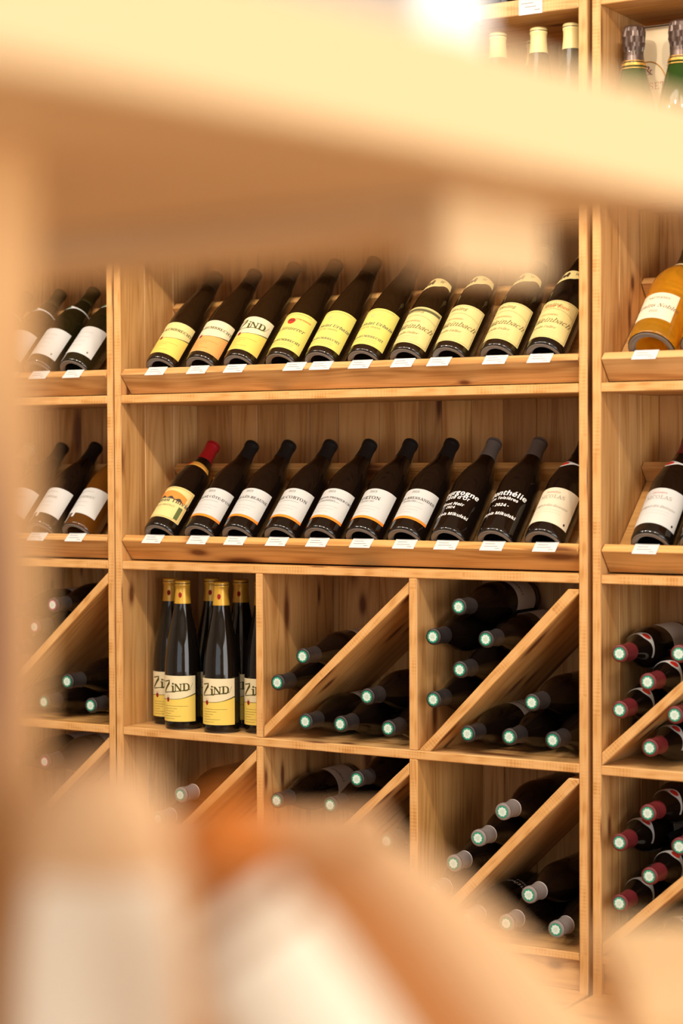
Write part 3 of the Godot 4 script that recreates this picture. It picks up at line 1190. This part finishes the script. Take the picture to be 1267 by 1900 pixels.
func nicolas(t: Node3D, b: Array, m: Material) -> void:
	var lab := plain_label(t, b, m, 0.056, 0.026, 0.118)
	var s := tool()
	letter(s, b, "NICOLAS", serif, 0.0125, 0.0, 0.094, 0.0006)
	letter(s, b, "Savigny-lès-Beaune", serif, 0.0085, 0.002, 0.070, 0.0006, 0.35)
	for k in 2:
		rect(s, b, -0.03, 0.03, 0.052 + k * 0.007, 0.0523 + k * 0.007, 0.0006, 12, 1)
	put(s.commit(), "lettering", lab, ink("warm_grey", Color8(150, 140, 124)))
	var d := tool()
	letter(d, b, "Domaine", serif, 0.007, 0.0, 0.106, 0.0006)
	put(d.commit(), "lettering_red", lab, ink("rose", Color8(190, 110, 96)))
	var q := tool()
	blob(q, b, 0.045, 0.036, func(an): return Vector2(sin(an) * 0.0022, cos(an) * 0.0032), 0.0006, 10, 1)
	put(q.commit(), "label_stamp", lab, ink("black", Color8(40, 36, 34)))
	neck_band(t, b, Color8(186, 44, 30), 0.196)


func neck_band(t: Node3D, b: Array, c: Color, y: float) -> void:
	# a white paper ring that widens to a teardrop round a coloured drop
	var key := "neckband_%d_%.3f" % [b.hash(), y]
	if not cache.has(key):
		var a := tool()
		var wide := func(u): return 0.0022 + 0.0072 * exp(-pow((u - 0.42) * 7.5, 2.0))
		patch(a, b, -0.075, 0.075, func(u): return y - wide.call(u), func(u): return y + wide.call(u), 0.0006, 36, 2)
		var d := tool()
		blob(d, b, -0.012, y, func(an): return Vector2(sin(an) * 0.0125, cos(an) * 0.0058), 0.0010, 20, 3)
		cache[key] = [a.commit(), d.commit()]
	var band := put(cache[key][0], "neck_band", t, paper("white", Color8(200, 199, 196)))
	put(cache[key][1], "band_emblem", band, mat("drop_%s" % c.to_html(), c, 0.6, 0.3))


func build_standing_bottles() -> void:
	var f := profile("flute")
	var g := "flute bottles standing in the pigeonhole"
	var gold := mat("capsule_gold", Color8(206, 160, 52), 0.35, 0.6, 0.35)
	var cream := paper("cream", Color8(222, 210, 172))
	var yellow := paper("yellow", Color8(226, 198, 96))
	var spots := [[0.128, -0.050], [0.235, -0.044], [0.056, -0.105], [0.136, -0.150], [0.222, -0.140], [0.252, -0.205], [0.316, -0.084]]
	var ls := ["standing flute bottle with yellow hill label, front one on the left of the pigeonhole",
		"standing flute bottle with yellow hill label, nearest to the shelf edge",
		"standing flute bottle nearest the left side panel, half behind the front one",
		"standing flute bottle showing only its gold-capped neck between the front two",
		"standing flute bottle directly behind the one nearest the shelf edge",
		"standing flute bottle at the back, its neck just clear of the divider",
		"standing flute bottle mostly hidden by the right divider of the pigeonhole"]
	for i in 7:
		var t := bottle("flute", ls[i], g, mat("black_glass", Color8(15, 11, 8), 0.05, 0.5), gold, 0.274)
		t.position = Vector3(spots[i][0], S3 + 0.0002, spots[i][1])
		t.rotation.y = [0.0, 0.02, 0.06, 0.1, 0.0, 0.0, 0.0][i]
		zind_marks(t, f, yellow, cream, true)
		var s := tool()
		blob(s, f, 0.012, 0.294, func(an): return Vector2(sin(an) * 0.0095, cos(an) * (0.005 if cos(an) > 0 else 0.007)), 0.0009, 16, 2)
		put(s.commit(), "capsule_crest", t, ink("crimson", Color8(140, 34, 34)))


# lying bottles -----------------------------------------------------------
func lying(x: float, y: float, label: String, group: String, cap: Color, ring: Color, style: String, roll: float, z := 0.012) -> void:
	var kind := "burgundy"
	var b := profile(kind)
	var t := bottle(kind, label, group, dark_glass(), mat("capsule_%s" % cap.to_html(), cap, 0.42, 0.5), 0.241)
	t.position = Vector3(x, y, z - neck_end(kind) - 0.0137)
	t.basis = Basis(Vector3.RIGHT, PI / 2) * Basis(Vector3.UP, PI + roll)
	seal(t, kind, ring)
	if style == "label":
		plain_label(t, b, paper("shade_white", Color8(226, 220, 210)), 0.052, 0.026, 0.108)
		var o := tool()
		letter(o, b, "CORTON", serif_bold, 0.010, 0.0, 0.082, 0.0006)
		put(o.commit(), "lettering", t, ink("black", Color8(40, 36, 34)))
	elif style == "teardrop":
		plain_label(t, b, paper("shade_white", Color8(226, 220, 210)), 0.056, 0.026, 0.118)
		neck_band(t, b, Color8(186, 44, 30), 0.196)
		var st := tool()
		patch(st, b, 0.062, 0.112, func(u): return 0.203 - 0.006 * sin(u * PI), func(u): return 0.206 + 0.010 * sin(u * PI), 0.0007, 14, 2)
		put(st.commit(), "band_tail", t, paper("white", Color8(200, 199, 196)))
	elif style == "print":
		var s := tool()
		letter(s, b, "Monthélie", sans_bold, 0.0185, 0.0, 0.103, 0.0004, 0.15)
		letter(s, b, "2024", sans_bold, 0.011, 0.0, 0.085, 0.0004, 0.15)
		put(s.commit(), "lettering", t, ink("white_print", Color8(238, 234, 230)))
	elif style == "emblem":
		plain_label(t, b, paper("shade_white", Color8(226, 220, 210)), 0.052, 0.026, 0.108)
		var s := tool()
		for a in [0.8, 2.3, 3.9, 5.5]:
			blob(s, b, 0.02 + cos(a) * 0.005, 0.262 + sin(a) * 0.005, func(an): return Vector2(sin(an) * 0.0035, cos(an) * 0.0014).rotated(a), 0.0010, 10, 1)
		put(s.commit(), "capsule_emblem", t, mat("silver_print", Color8(170, 168, 164), 0.35, 0.5))
	if style == "print" or cap.r > 0.489 and style != "teardrop":
		var rim := tool()
		rect(rim, b, -0.13, 0.13, 0.2425, 0.2440, 0.0009, 36, 1)
		put(rim.commit(), "capsule_rim", t, ink("white_print", Color8(238, 234, 230)))


func build_lying_bottles() -> void:
	var green := Color8(30, 142, 112)
	var purple := Color8(150, 44, 100)
	var blk := Color8(44, 40, 40)
	var gry := Color8(126, 118, 115)
	var bur := Color8(100, 32, 36)
	var g := "bottles lying in the left-hand unit"
	lying(-0.188, 1.159, "lying bottle with purple seal, highest on the left unit's diagonal board", g, blk, purple, "label", 1.2)
	lying(-0.242, 1.107, "lying bottle with purple seal, middle one down the left unit's diagonal board", g, blk, purple, "label", 1.2)
	lying(-0.300, 1.055, "lying bottle with purple seal, lowest on the left diagonal, veiled by the blurred post", g, blk, purple, "label", 1.2)
	lying(-0.302, 1.141, "lying bottle lost in the blurred post, resting on the two purple-sealed ones", g, blk, purple, "label", 0.4)
	lying(-0.302, 0.938, "lying bottle with green seal under the left diagonal, veiled by the blurred post", g, blk, green, "emblem", 0.5)
	lying(-0.216, 0.938, "lying bottle with green seal, middle of the bottom row under the left diagonal", g, blk, green, "emblem", 0.5)
	lying(-0.148, 0.988, "lying bottle with green seal, stacked on top of the pair under the left diagonal", g, blk, green, "emblem", 0.5)
	lying(-0.0815, 0.938, "lying bottle with green seal, against the panel under the left diagonal", g, blk, green, "emblem", 0.5)
	lying(-0.301, 0.796, "lying bottle in the left unit's lowest pigeonhole, deep in the blur", g, blk, purple, "label", 0.2)
	lying(-0.215, 0.802, "lying bottle with its beige label showing, high in the left unit's lowest pigeonhole", g, blk, purple, "label", 0.1)
	g = "bottles lying in the middle unit, upper pigeonholes"
	lying(0.478, 1.074, "green-sealed lying bottle, upper of two above the narrow middle diagonal", g, blk, green, "label", -0.3)
	lying(0.415, 1.016, "green-sealed lying bottle, lower of two above the narrow middle diagonal", g, blk, green, "label", 2.6)
	lying(0.484, 0.9385, "green-sealed lying bottle, leftmost on the shelf under the middle diagonal", g, blk, green, "label", -0.7)
	lying(0.569, 0.9385, "green-sealed lying bottle, second on the shelf under the middle diagonal", g, blk, green, "label", 2.6)
	lying(0.633, 0.999, "green-sealed lying bottle stacked on the others under the middle diagonal", g, blk, green, "label", 2.6)
	lying(0.6825, 0.937, "green-sealed lying bottle half hidden by the divider under the middle diagonal", g, blk, green, "label", 2.6)
	lying(0.845, 1.190, "green-sealed lying bottle with label in view, topmost of the pile of five", g, blk, green, "label", -0.75)
	lying(0.7865, 1.128, "green-sealed lying bottle second from top, touching the divider in the pile of five", g, blk, green, "label", 2.6)
	lying(0.905, 1.128, "green-sealed lying bottle on the right of the pile of five, against the diagonal", g, blk, green, "label", 0.4)
	lying(0.847, 1.065, "green-sealed lying bottle, next to lowest in the pile of five", g, blk, green, "label", 2.6)
	lying(0.787, 1.002, "green-sealed lying bottle at the very bottom of the pile of five", g, blk, green, "label", 2.6)
	lying(0.864, 0.9385, "green-sealed lying bottle, leftmost on the shelf below the right diagonal", g, blk, green, "label", -0.6)
	lying(0.956, 0.9385, "green-sealed lying bottle, middle one on the shelf below the right diagonal", g, blk, green, "label", 2.6)
	lying(1.005, 1.009, "green-sealed lying bottle on top of the row below the right diagonal", g, blk, green, "label", 2.2)
	lying(1.0495, 0.9385, "green-sealed lying bottle against the post, below the right diagonal", g, blk, green, "label", 2.6)
	g = "bottles lying in the middle unit, lower pigeonholes"
	lying(0.163, 0.758, "lying grey-capped bottle above the lower left diagonal, clear of the blur", g, gry, green, "plain", 0.0)
	lying(0.102, 0.700, "lying grey-capped bottle dissolving into the blur on the lower left diagonal", g, gry, green, "plain", 0.0)
	lying(0.412, 0.767, "lying bottle at the left of the lower middle pigeonhole, its label just showing", g, blk, green, "label", -0.7)
	lying(0.544, 0.769, "lying bottle half blurred in the middle of the lower middle pigeonhole", g, blk, green, "label", 2.6)
	lying(0.608, 0.828, "lying bottle highest in the lower middle pigeonhole, near the diagonal's top", g, blk, green, "label", 2.6)
	lying(0.678, 0.707, "lying bottle under the lower middle diagonal, next to the divider", g, blk, green, "label", 2.6)
	lying(0.616, 0.646, "lying bottle lower under the lower middle diagonal, only its seal faintly visible", g, blk, green, "label", 2.6)
	lying(0.941, 0.790, "grey-capped lying bottle, topmost of four down the lower right diagonal", g, gry, green, "plain", 0.0)
	lying(0.887, 0.733, "grey-capped lying bottle, second of four down the lower right diagonal", g, gry, green, "plain", 0.0)
	lying(0.832, 0.677, "grey-capped lying bottle, third of four down the lower right diagonal", g, gry, green, "plain", 0.0)
	lying(0.7865, 0.617, "grey-capped lying bottle, lowest of four down the lower right diagonal", g, gry, green, "plain", 0.0)
	lying(0.998, 0.632, "grey-capped lying bottle stacked above the row under the lower right diagonal", g, gry, green, "plain", 0.0)
	lying(0.863, 0.571, "grey-capped lying bottle, leftmost of the row on the lowest shelf", g, gry, green, "print", -0.5)
	lying(0.949, 0.571, "grey-capped lying bottle, middle of the row on the lowest shelf", g, gry, green, "plain", 0.0)
	lying(1.0555, 0.571, "grey-capped lying bottle next to the post on the lowest shelf, blurred", g, gry, green, "plain", 0.0)
	g = "red-capped bottles lying in the right-hand unit"
	lying(1.189, 1.113, "red-capped lying bottle, highest beside the right post in the upper pigeonhole", g, bur, green, "teardrop", -0.25)
	lying(1.308, 1.118, "red-capped lying bottle cut by the right picture edge, upper pigeonhole", g, bur, green, "teardrop", -0.25)
	lying(1.246, 1.062, "red-capped lying bottle in the middle of the upper right pile", g, bur, green, "teardrop", -0.25)
	lying(1.189, 1.006, "red-capped lying bottle lowest above the right-hand diagonal", g, bur, green, "teardrop", -0.25)
	lying(1.300, 1.003, "red-capped lying bottle hidden low against the right-hand diagonal", g, bur, green, "teardrop", -0.25)
	lying(1.250, 0.938, "red-capped lying bottle alone under the upper right-hand diagonal", g, bur, green, "teardrop", -0.25)
	lying(1.1885, 0.753, "red-capped lying bottle against the post, upper one in the lower right pigeonhole", g, bur, green, "teardrop", -0.25)
	lying(1.246, 0.814, "red-capped lying bottle highest in the lower right pigeonhole", g, bur, green, "teardrop", -0.25)
	lying(1.249, 0.695, "red-capped lying bottle in the middle of the lower right pile", g, bur, green, "teardrop", -0.25)
	lying(1.309, 0.757, "red-capped lying bottle cut by the right picture edge, lower pigeonhole", g, bur, green, "teardrop", -0.25)
	lying(1.1885, 0.637, "red-capped lying bottle against the post, fading into the blur", g, bur, green, "teardrop", -0.25)
	lying(1.270, 0.571, "red-capped lying bottle under the lowest right diagonal, mostly blurred away", g, bur, green, "teardrop", -0.25)


func build_top_row() -> void:
	var cream := mat("capsule_pale", Color8(232, 214, 150), 0.45, 0.5)
	var white := paper("white", Color8(200, 199, 196))
	var f := profile("flute")
	var xs := [[0.899, -0.060], [0.932, -0.160], [0.988, -0.060], [1.0585, -0.06]]
	var ls := ["standing bottle with cream capsule, leftmost and faintest behind the blurred board", "standing bottle with cream capsule, set back between two others on the top row",
		"standing bottle with cream capsule, clearest of the top row", "standing bottle with cream capsule, tucked beside the top of the right post"]
	for i in 4:
		var t := bottle("flute", ls[i], "cream-capped bottles standing on the top row", green_glass(), cream, 0.276)
		t.position = Vector3(xs[i][0], S05 + 0.0002, xs[i][1])
		plain_label(t, f, white, 0.05, 0.02, 0.12)
		t.scale = Vector3(1.0, 1.03, 1.0)
	for i in 2:
		var t := bottle("burgundy", ["dark bottle on the highest shelf, its foot at the top picture edge", "second dark bottle foot on the highest shelf, nearer the post"][i], "bottles on the highest shelf", dark_glass(), mat("capsule_black", Color8(26, 24, 24), 0.5, 0.4), 0.236)
		t.position = Vector3(0.90 + i * 0.11, S0 + 0.0002, -0.06)
		plain_label(t, profile("burgundy"), white, 0.05, 0.03, 0.11)
	# champagne and its cartons
	var p := profile("champagne")
	var foil := mat("foil_bronze", Color8(92, 74, 66), 0.32, 0.6, 0.55)
	var goldline := mat("foil_gold", Color8(214, 160, 70), 0.3, 0.6, 0.6)
	for i in 2:
		var t := thing("sparkling_wine_bottle", ["foil-topped sparkling wine bottle in front of the beige carton, beside the post", "foil-topped green sparkling wine bottle at the right picture edge"][i], "bottle", "sparkling wine bottles on the top right shelf")
		t.position = Vector3(1.194 + i * 0.094, S05 + 0.0002, -0.047)
		put(body_mesh("champagne"), "glass_body", t, mat("green_glass", Color8(34, 62, 16), 0.05, 0.5))
		# crumpled foil over cork and neck
		var st := tool()
		var seg := 48
		var pr := [[0.0236, 0.226], [0.0206, 0.240], [0.0186, 0.254], [0.0182, 0.262], [0.0196, 0.270], [0.0212, 0.278], [0.0216, 0.290], [0.0212, 0.300], [0.0200, 0.307], [0.0160, 0.311], [0.0, 0.312]]
		for k in pr.size() - 1:
			for j in seg:
				var v := []
				for q in [[0, 0], [1, 0], [1, 1], [0, 1]]:
					var an: float = TAU * (j + q[0]) / seg
					var r: float = pr[k + q[1]][0]
					var y: float = pr[k + q[1]][1]
					if y > 0.258 and y < 0.312:
						r += 0.0012 * sin(an * 9.0 + y * 90.0) + 0.0007 * sin(an * 17.0 - y * 240.0)
					v.append(Vector3(sin(an) * r, y, cos(an) * r))
				var n: Vector3 = (v[1] - v[0]).cross(v[2] - v[0])
				if n.length() < 1e-12:
					n = Vector3.UP
				n = n.normalized()
				tri(st, [v[0], v[1], v[2]], n, [Vector2.ZERO, Vector2.ZERO, Vector2.ZERO])
				tri(st, [v[0], v[2], v[3]], n, [Vector2.ZERO, Vector2.ZERO, Vector2.ZERO])
		put(st.commit(), "foil_capsule", t, foil)
		var gl := tool()
		for y in [[0.2285, 0.2302], [0.2345, 0.2395], [0.2425, 0.2438]]:
			rect(gl, p, -0.139, 0.139, y[0], y[1], 0.0022, 40, 1)
		put(gl.commit(), "gold_band", t, goldline)
	var card := mat("carton_beige", Color8(226, 208, 172), 0.55, 0.4)
	var brown := mat("carton_edge", Color8(78, 58, 44), 0.5, 0.4)
	for i in 2:
		var t := thing("champagne_carton", ["beige gift carton with gold arch behind the foil-topped bottle", "second beige gift carton at the right picture edge"][i], "carton", "gift cartons on the top right shelf")
		t.position = Vector3(1.2 + i * 0.104, S05 + 0.0002, -0.148)
		put(board_mesh(Vector3(0.096, 0.322, 0.09), 1, card, null, 0.0012), "carton_body", t).position = Vector3(0, 0.161, 0)
		var fr := tool()
		for x in [-0.0465, 0.0445]:
			box_in(fr, Vector3(x, 0.003, 0.045), Vector3(x + 0.002, 0.320, 0.0455))
		box_in(fr, Vector3(-0.0465, 0.318, 0.045), Vector3(0.0465, 0.3205, 0.0455))
		put(fr.commit(), "border_line", t, brown)
		var ar := tool()
		for k in 24:
			var a0 := PI * k / 24.0
			var a1 := PI * (k + 1) / 24.0
			var v := []
			for q in [[a0, 0.0], [a1, 0.0], [a1, 0.0022], [a0, 0.0022]]:
				v.append(Vector3(cos(q[0]) * (0.038 + q[1]), 0.200 + sin(q[0]) * (0.052 + q[1]), 0.0456))
			tri(ar, [v[0], v[1], v[2]], Vector3.BACK, [Vector2.ZERO, Vector2.ZERO, Vector2.ZERO])
			tri(ar, [v[0], v[2], v[3]], Vector3.BACK, [Vector2.ZERO, Vector2.ZERO, Vector2.ZERO])
		put(ar.commit(), "gold_arch", t, goldline)
		var tx := tool()
		flat_text(tx, "ROSSET", serif, 0.019, Vector3(0.0, 0.206, 0.0457))
		put(tx.commit(), "lettering", t, ink("brick", Color8(186, 110, 90)))
		var em := tool()
		flat_text(em, "&", serif_bold, 0.024, Vector3(0.0, 0.236, 0.0457))
		put(em.commit(), "crest", t, ink("maroon", Color8(120, 60, 60)))


func box_in(st: SurfaceTool, lo: Vector3, hi: Vector3) -> void:
	for ax in 3:
		var u := (ax + 1) % 3
		var v := (ax + 2) % 3
		for s in 2:
			var n := Vector3.ZERO
			n[ax] = 1.0 if s == 1 else -1.0
			var c := []
			for q in [[0, 0], [1, 0], [1, 1], [0, 1]]:
				var p := Vector3.ZERO
				p[ax] = hi[ax] if s == 1 else lo[ax]
				p[u] = hi[u] if q[0] == 1 else lo[u]
				p[v] = hi[v] if q[1] == 1 else lo[v]
				c.append(p)
			tri(st, [c[0], c[1], c[2]], n, [Vector2.ZERO, Vector2.ZERO, Vector2.ZERO])
			tri(st, [c[0], c[2], c[3]], n, [Vector2.ZERO, Vector2.ZERO, Vector2.ZERO])


func build_price_tags() -> void:
	var white := mat("tag_card", Color8(216, 214, 211), 0.6, 0.3)
	var print_ := ink("tag_print", Color8(120, 118, 116))
	var be := deg_to_rad(42.0)
	var b := Vector3(0, sin(be), -cos(be))
	var l := Vector3(0, cos(be), sin(be))
	var card := board_mesh(Vector3(0.049, 0.0008, 0.027), 0, white, null, 0.0001)
	var st := tool()
	for q in [[-0.018, 0.004, -0.006], [-0.018, 0.012, 0.001], [0.008, 0.018, 0.007]]:
		box_in(st, Vector3(q[0], 0.0004, q[2]), Vector3(q[1], 0.0005, q[2] + 0.0012))
	var lines := st.commit()
	var rows := [
		[S1, [0.096, 0.207, 0.303, 0.454, 0.519, 0.613, 0.713, 0.796, 0.921, 1.018], "upper row of the middle unit", ["the all-yellow label", "the orange-tan label", "the green-named label", "the red-shield label", "the first grey script label", "the second grey script label", "the dark-banded label", "the straw label next along", "the straw label last but one", "the red-lined straw label"]],
		[S2, [0.085, 0.205, 0.302, 0.408, 0.508, 0.614, 0.716, 0.811, 0.914, 1.029], "lower row of the middle unit", ["the red-capped bottle", "the first orange-footed label", "the second orange-footed label", "the third orange-footed label", "the fourth orange-footed label", "the short bold word", "the last orange-footed label", "the left white-printed bottle", "the right white-printed bottle", "the ivory label"]],
		[S1, [-0.325, -0.233, -0.134], "upper row of the left unit", ["the veiled bottle", "the second green-ringed bottle", "the green-ringed bottle at the post"]],
		[S2, [-0.333, -0.242, -0.131], "lower row of the left unit", ["the veiled bottle", "the plain black bottle", "the amber bottle"]],
		[S1, [1.236], "upper row of the right unit", ["the golden wine"]],
		[S2, [1.237], "lower row of the right unit", ["the teardrop neck band"]]]
	for r in rows:
		for i in r[1].size():
			var t := thing("price_tag", "white price tag below %s, %s" % [r[3][i], r[2]], "price tag", "white price tags along the tray lips")
			var o := Vector3(r[1][i], r[0] + 0.0022, -0.0355) + l * 0.0588 + b * 0.0068
			t.transform = Transform3D(Basis(Vector3.RIGHT, l, -b).rotated(Vector3.UP, rng.randf_range(-0.03, 0.03)), o)
			put(card, "card", t)
			put(lines, "print", t, print_)
	# cards hanging from the highest shelf
	for i in 2:
		var t := thing("shelf_label", ["white shelf label clipped to the top shelf edge, near the post", "white shelf label at the top, half lost in the white glare"][i], "price tag", "white labels on the top shelf edge")
		t.position = Vector3([1.0, 0.868][i], S0 - 0.016, 0.0008)
		put(board_mesh(Vector3(0.05, 0.030, 0.0008), 0, white, null, 0.0001), "card", t)
		var s := tool()
		for q in [[-0.02, 0.006, 0.006], [-0.012, 0.012, -0.001], [0.008, 0.02, -0.008]]:
			box_in(s, Vector3(q[0], q[2], 0.0004), Vector3(q[1], q[2] + 0.0012, 0.0005))
		put(s.commit(), "print", t, print_)


# ------------------------------------------------------------------ the blurred rack in front of the lens
func build_foreground() -> void:
	var f := Node3D.new()
	f.name = numbered("display_rack")
	add_child(f, true)
	tag(f, "out-of-focus pale pine display rack close to the lens, framing the view", "display rack")
	f.position = Vector3(2.331, 0.0, 2.908)
	f.rotation.y = deg_to_rad(-7.7)
	var fp := mat("pale_pine", Color(1, 1, 1), 0.45, 0.4)
	fp.albedo_color = Color8(228, 194, 146)
	board(f, "top_board", Vector3(-0.5, 1.594, -0.285), Vector3(0.0, 1.638, 0.36), 2, fp)
	board(f, "end_block", Vector3(-0.095, 1.561, -0.237), Vector3(-0.0695, 1.5935, -0.157), 1, fp)
	board(f, "beam", Vector3(-0.5, 1.580, -0.237), Vector3(-0.0955, 1.594, -0.157), 0, fp)
	board(f, "post", Vector3(-0.175, 0.0, 0.032), Vector3(-0.119, 1.594, 0.085), 1, wood[5])
	board(f, "post", Vector3(-0.5, 0.0, 0.28), Vector3(-0.445, 1.594, 0.335), 1)
	board(f, "lower_shelf", Vector3(-0.5, 1.072, -0.36), Vector3(0.26, 1.10, 0.031), 0)
	board(f, "lower_shelf", Vector3(-0.118, 1.072, 0.0315), Vector3(0.26, 1.10, 0.13), 0)
	board(f, "post", Vector3(0.2, 0.0, -0.29), Vector3(0.25, 1.072, -0.24), 1)
	# white box on top of the board
	var w := thing("white_box", "white box on the blurred top board, glaring at the top of the picture", "box")
	w.position = Vector3(2.25, 1.638, 2.756)
	w.rotation.y = deg_to_rad(-7.7)
	put(board_mesh(Vector3(0.096, 0.22, 0.05), 1, mat("white_card", Color8(250, 249, 247), 0.5, 0.4), null, 0.002), "carton", w).position = Vector3(0, 0.11, 0)
	put(board_mesh(Vector3(0.098, 0.02, 0.052), 1, mat("white_card", Color8(250, 249, 247), 0.5, 0.4), null, 0.002), "lid", w).position = Vector3(0, 0.225, 0)
	# paper-wrapped bottles
	var kraft := mat("kraft_paper", Color8(222, 178, 132), 0.8, 0.2)
	var pale := mat("pale_label", Color8(250, 234, 208), 0.7, 0.3)
	var prof := v2([0, 0, 30, 0, 33.5, 3, 34, 10, 34, 50, 34, 90, 34, 120, 34, 150, 34, 180, 33, 200, 31, 218, 27.5, 236, 24, 252, 20, 264, 13, 272, 0, 274])
	var base_prof := prof
	var wl := ["blurred bottle wrapped in tan paper with a pale label, upright at the lower left", "blurred paper-wrapped bottle with pale label, leaning in the lower middle", "blurred tan paper-wrapped bottle leaning behind the pale-labelled one"]
	var base := [Vector3(2.2555, 1.10, 2.949), Vector3(2.499, 1.123, 2.936), Vector3(2.472, 1.128, 2.81)]
	var tip := [Vector3(2.2555, 1.374, 2.949), Vector3(2.3262, 1.3702, 2.9885), Vector3(2.267, 1.347, 2.842)]
	for i in 3:
		var t := thing("wrapped_bottle", wl[i], "bottle", "paper-wrapped bottles on the rack in front")
		var y: Vector3 = (tip[i] - base[i]).normalized()
		var x := y.cross(Vector3(0.5, 0, 0.85)).normalized()
		t.transform = Transform3D(Basis(x, y, x.cross(y)), base[i])
		if i == 1:
			prof = v2([0, 0, 30, 0, 33.5, 3, 34, 10, 34, 50, 34, 90, 34, 120, 34, 150, 34, 200, 34, 230, 33, 250, 30, 264, 25, 274, 18, 281, 10, 285, 0, 286])
		elif i == 2:
			prof = base_prof
		put(lathe(prof, 32), "paper_wrap", t, mat("brown_paper", Color8(166, 108, 62), 0.8, 0.2) if i == 1 else kraft)
		if i < 2:
			var st := tool()
			rect(st, prof, [-0.030, -0.040][i], [0.034, 0.016][i], [0.15, 0.15][i], [0.236, 0.274][i], 0.0006, 16, 8)
			put(st.commit(), "pale_label", t, pale)
		if i == 1:
			put(lathe([Vector2(0, 0.280), Vector2(0.017, 0.280), Vector2(0.0175, 0.284), Vector2(0.015, 0.290), Vector2(0.014, 0.302), Vector2(0.010, 0.306), Vector2(0, 0.307)], 24), "wax_cap", t, mat("orange_wax", Color8(196, 108, 30), 0.5, 0.4))
	var boxcard := mat("box_card", Color8(238, 202, 152), 0.7, 0.3)
	var bx := thing("gift_box", "blurred tan gift box in the lower right corner", "box")
	bx.position = Vector3(2.412, 1.10, 2.668)
	bx.rotation.y = deg_to_rad(31.0)
	put(board_mesh(Vector3(0.156, 0.144, 0.106), 0, boxcard, null, 0.003), "box_body", bx).position = Vector3(0, 0.072, 0)
	put(board_mesh(Vector3(0.16, 0.022, 0.11), 0, boxcard, null, 0.003), "box_lid", bx).position = Vector3(0, 0.1555, 0)
	var bk := thing("gift_box", "blurred tan carton behind the wrapped bottles, lower left of the middle", "box")
	bk.position = Vector3(2.183, 1.10, 2.737)
	bk.rotation.y = deg_to_rad(31.0)
	put(board_mesh(Vector3(0.112, 0.19, 0.08), 0, kraft, null, 0.003), "box_body", bk).position = Vector3(0, 0.095, 0)
	put(board_mesh(Vector3(0.115, 0.022, 0.083), 0, kraft, null, 0.003), "box_lid", bk).position = Vector3(0, 0.2, 0)
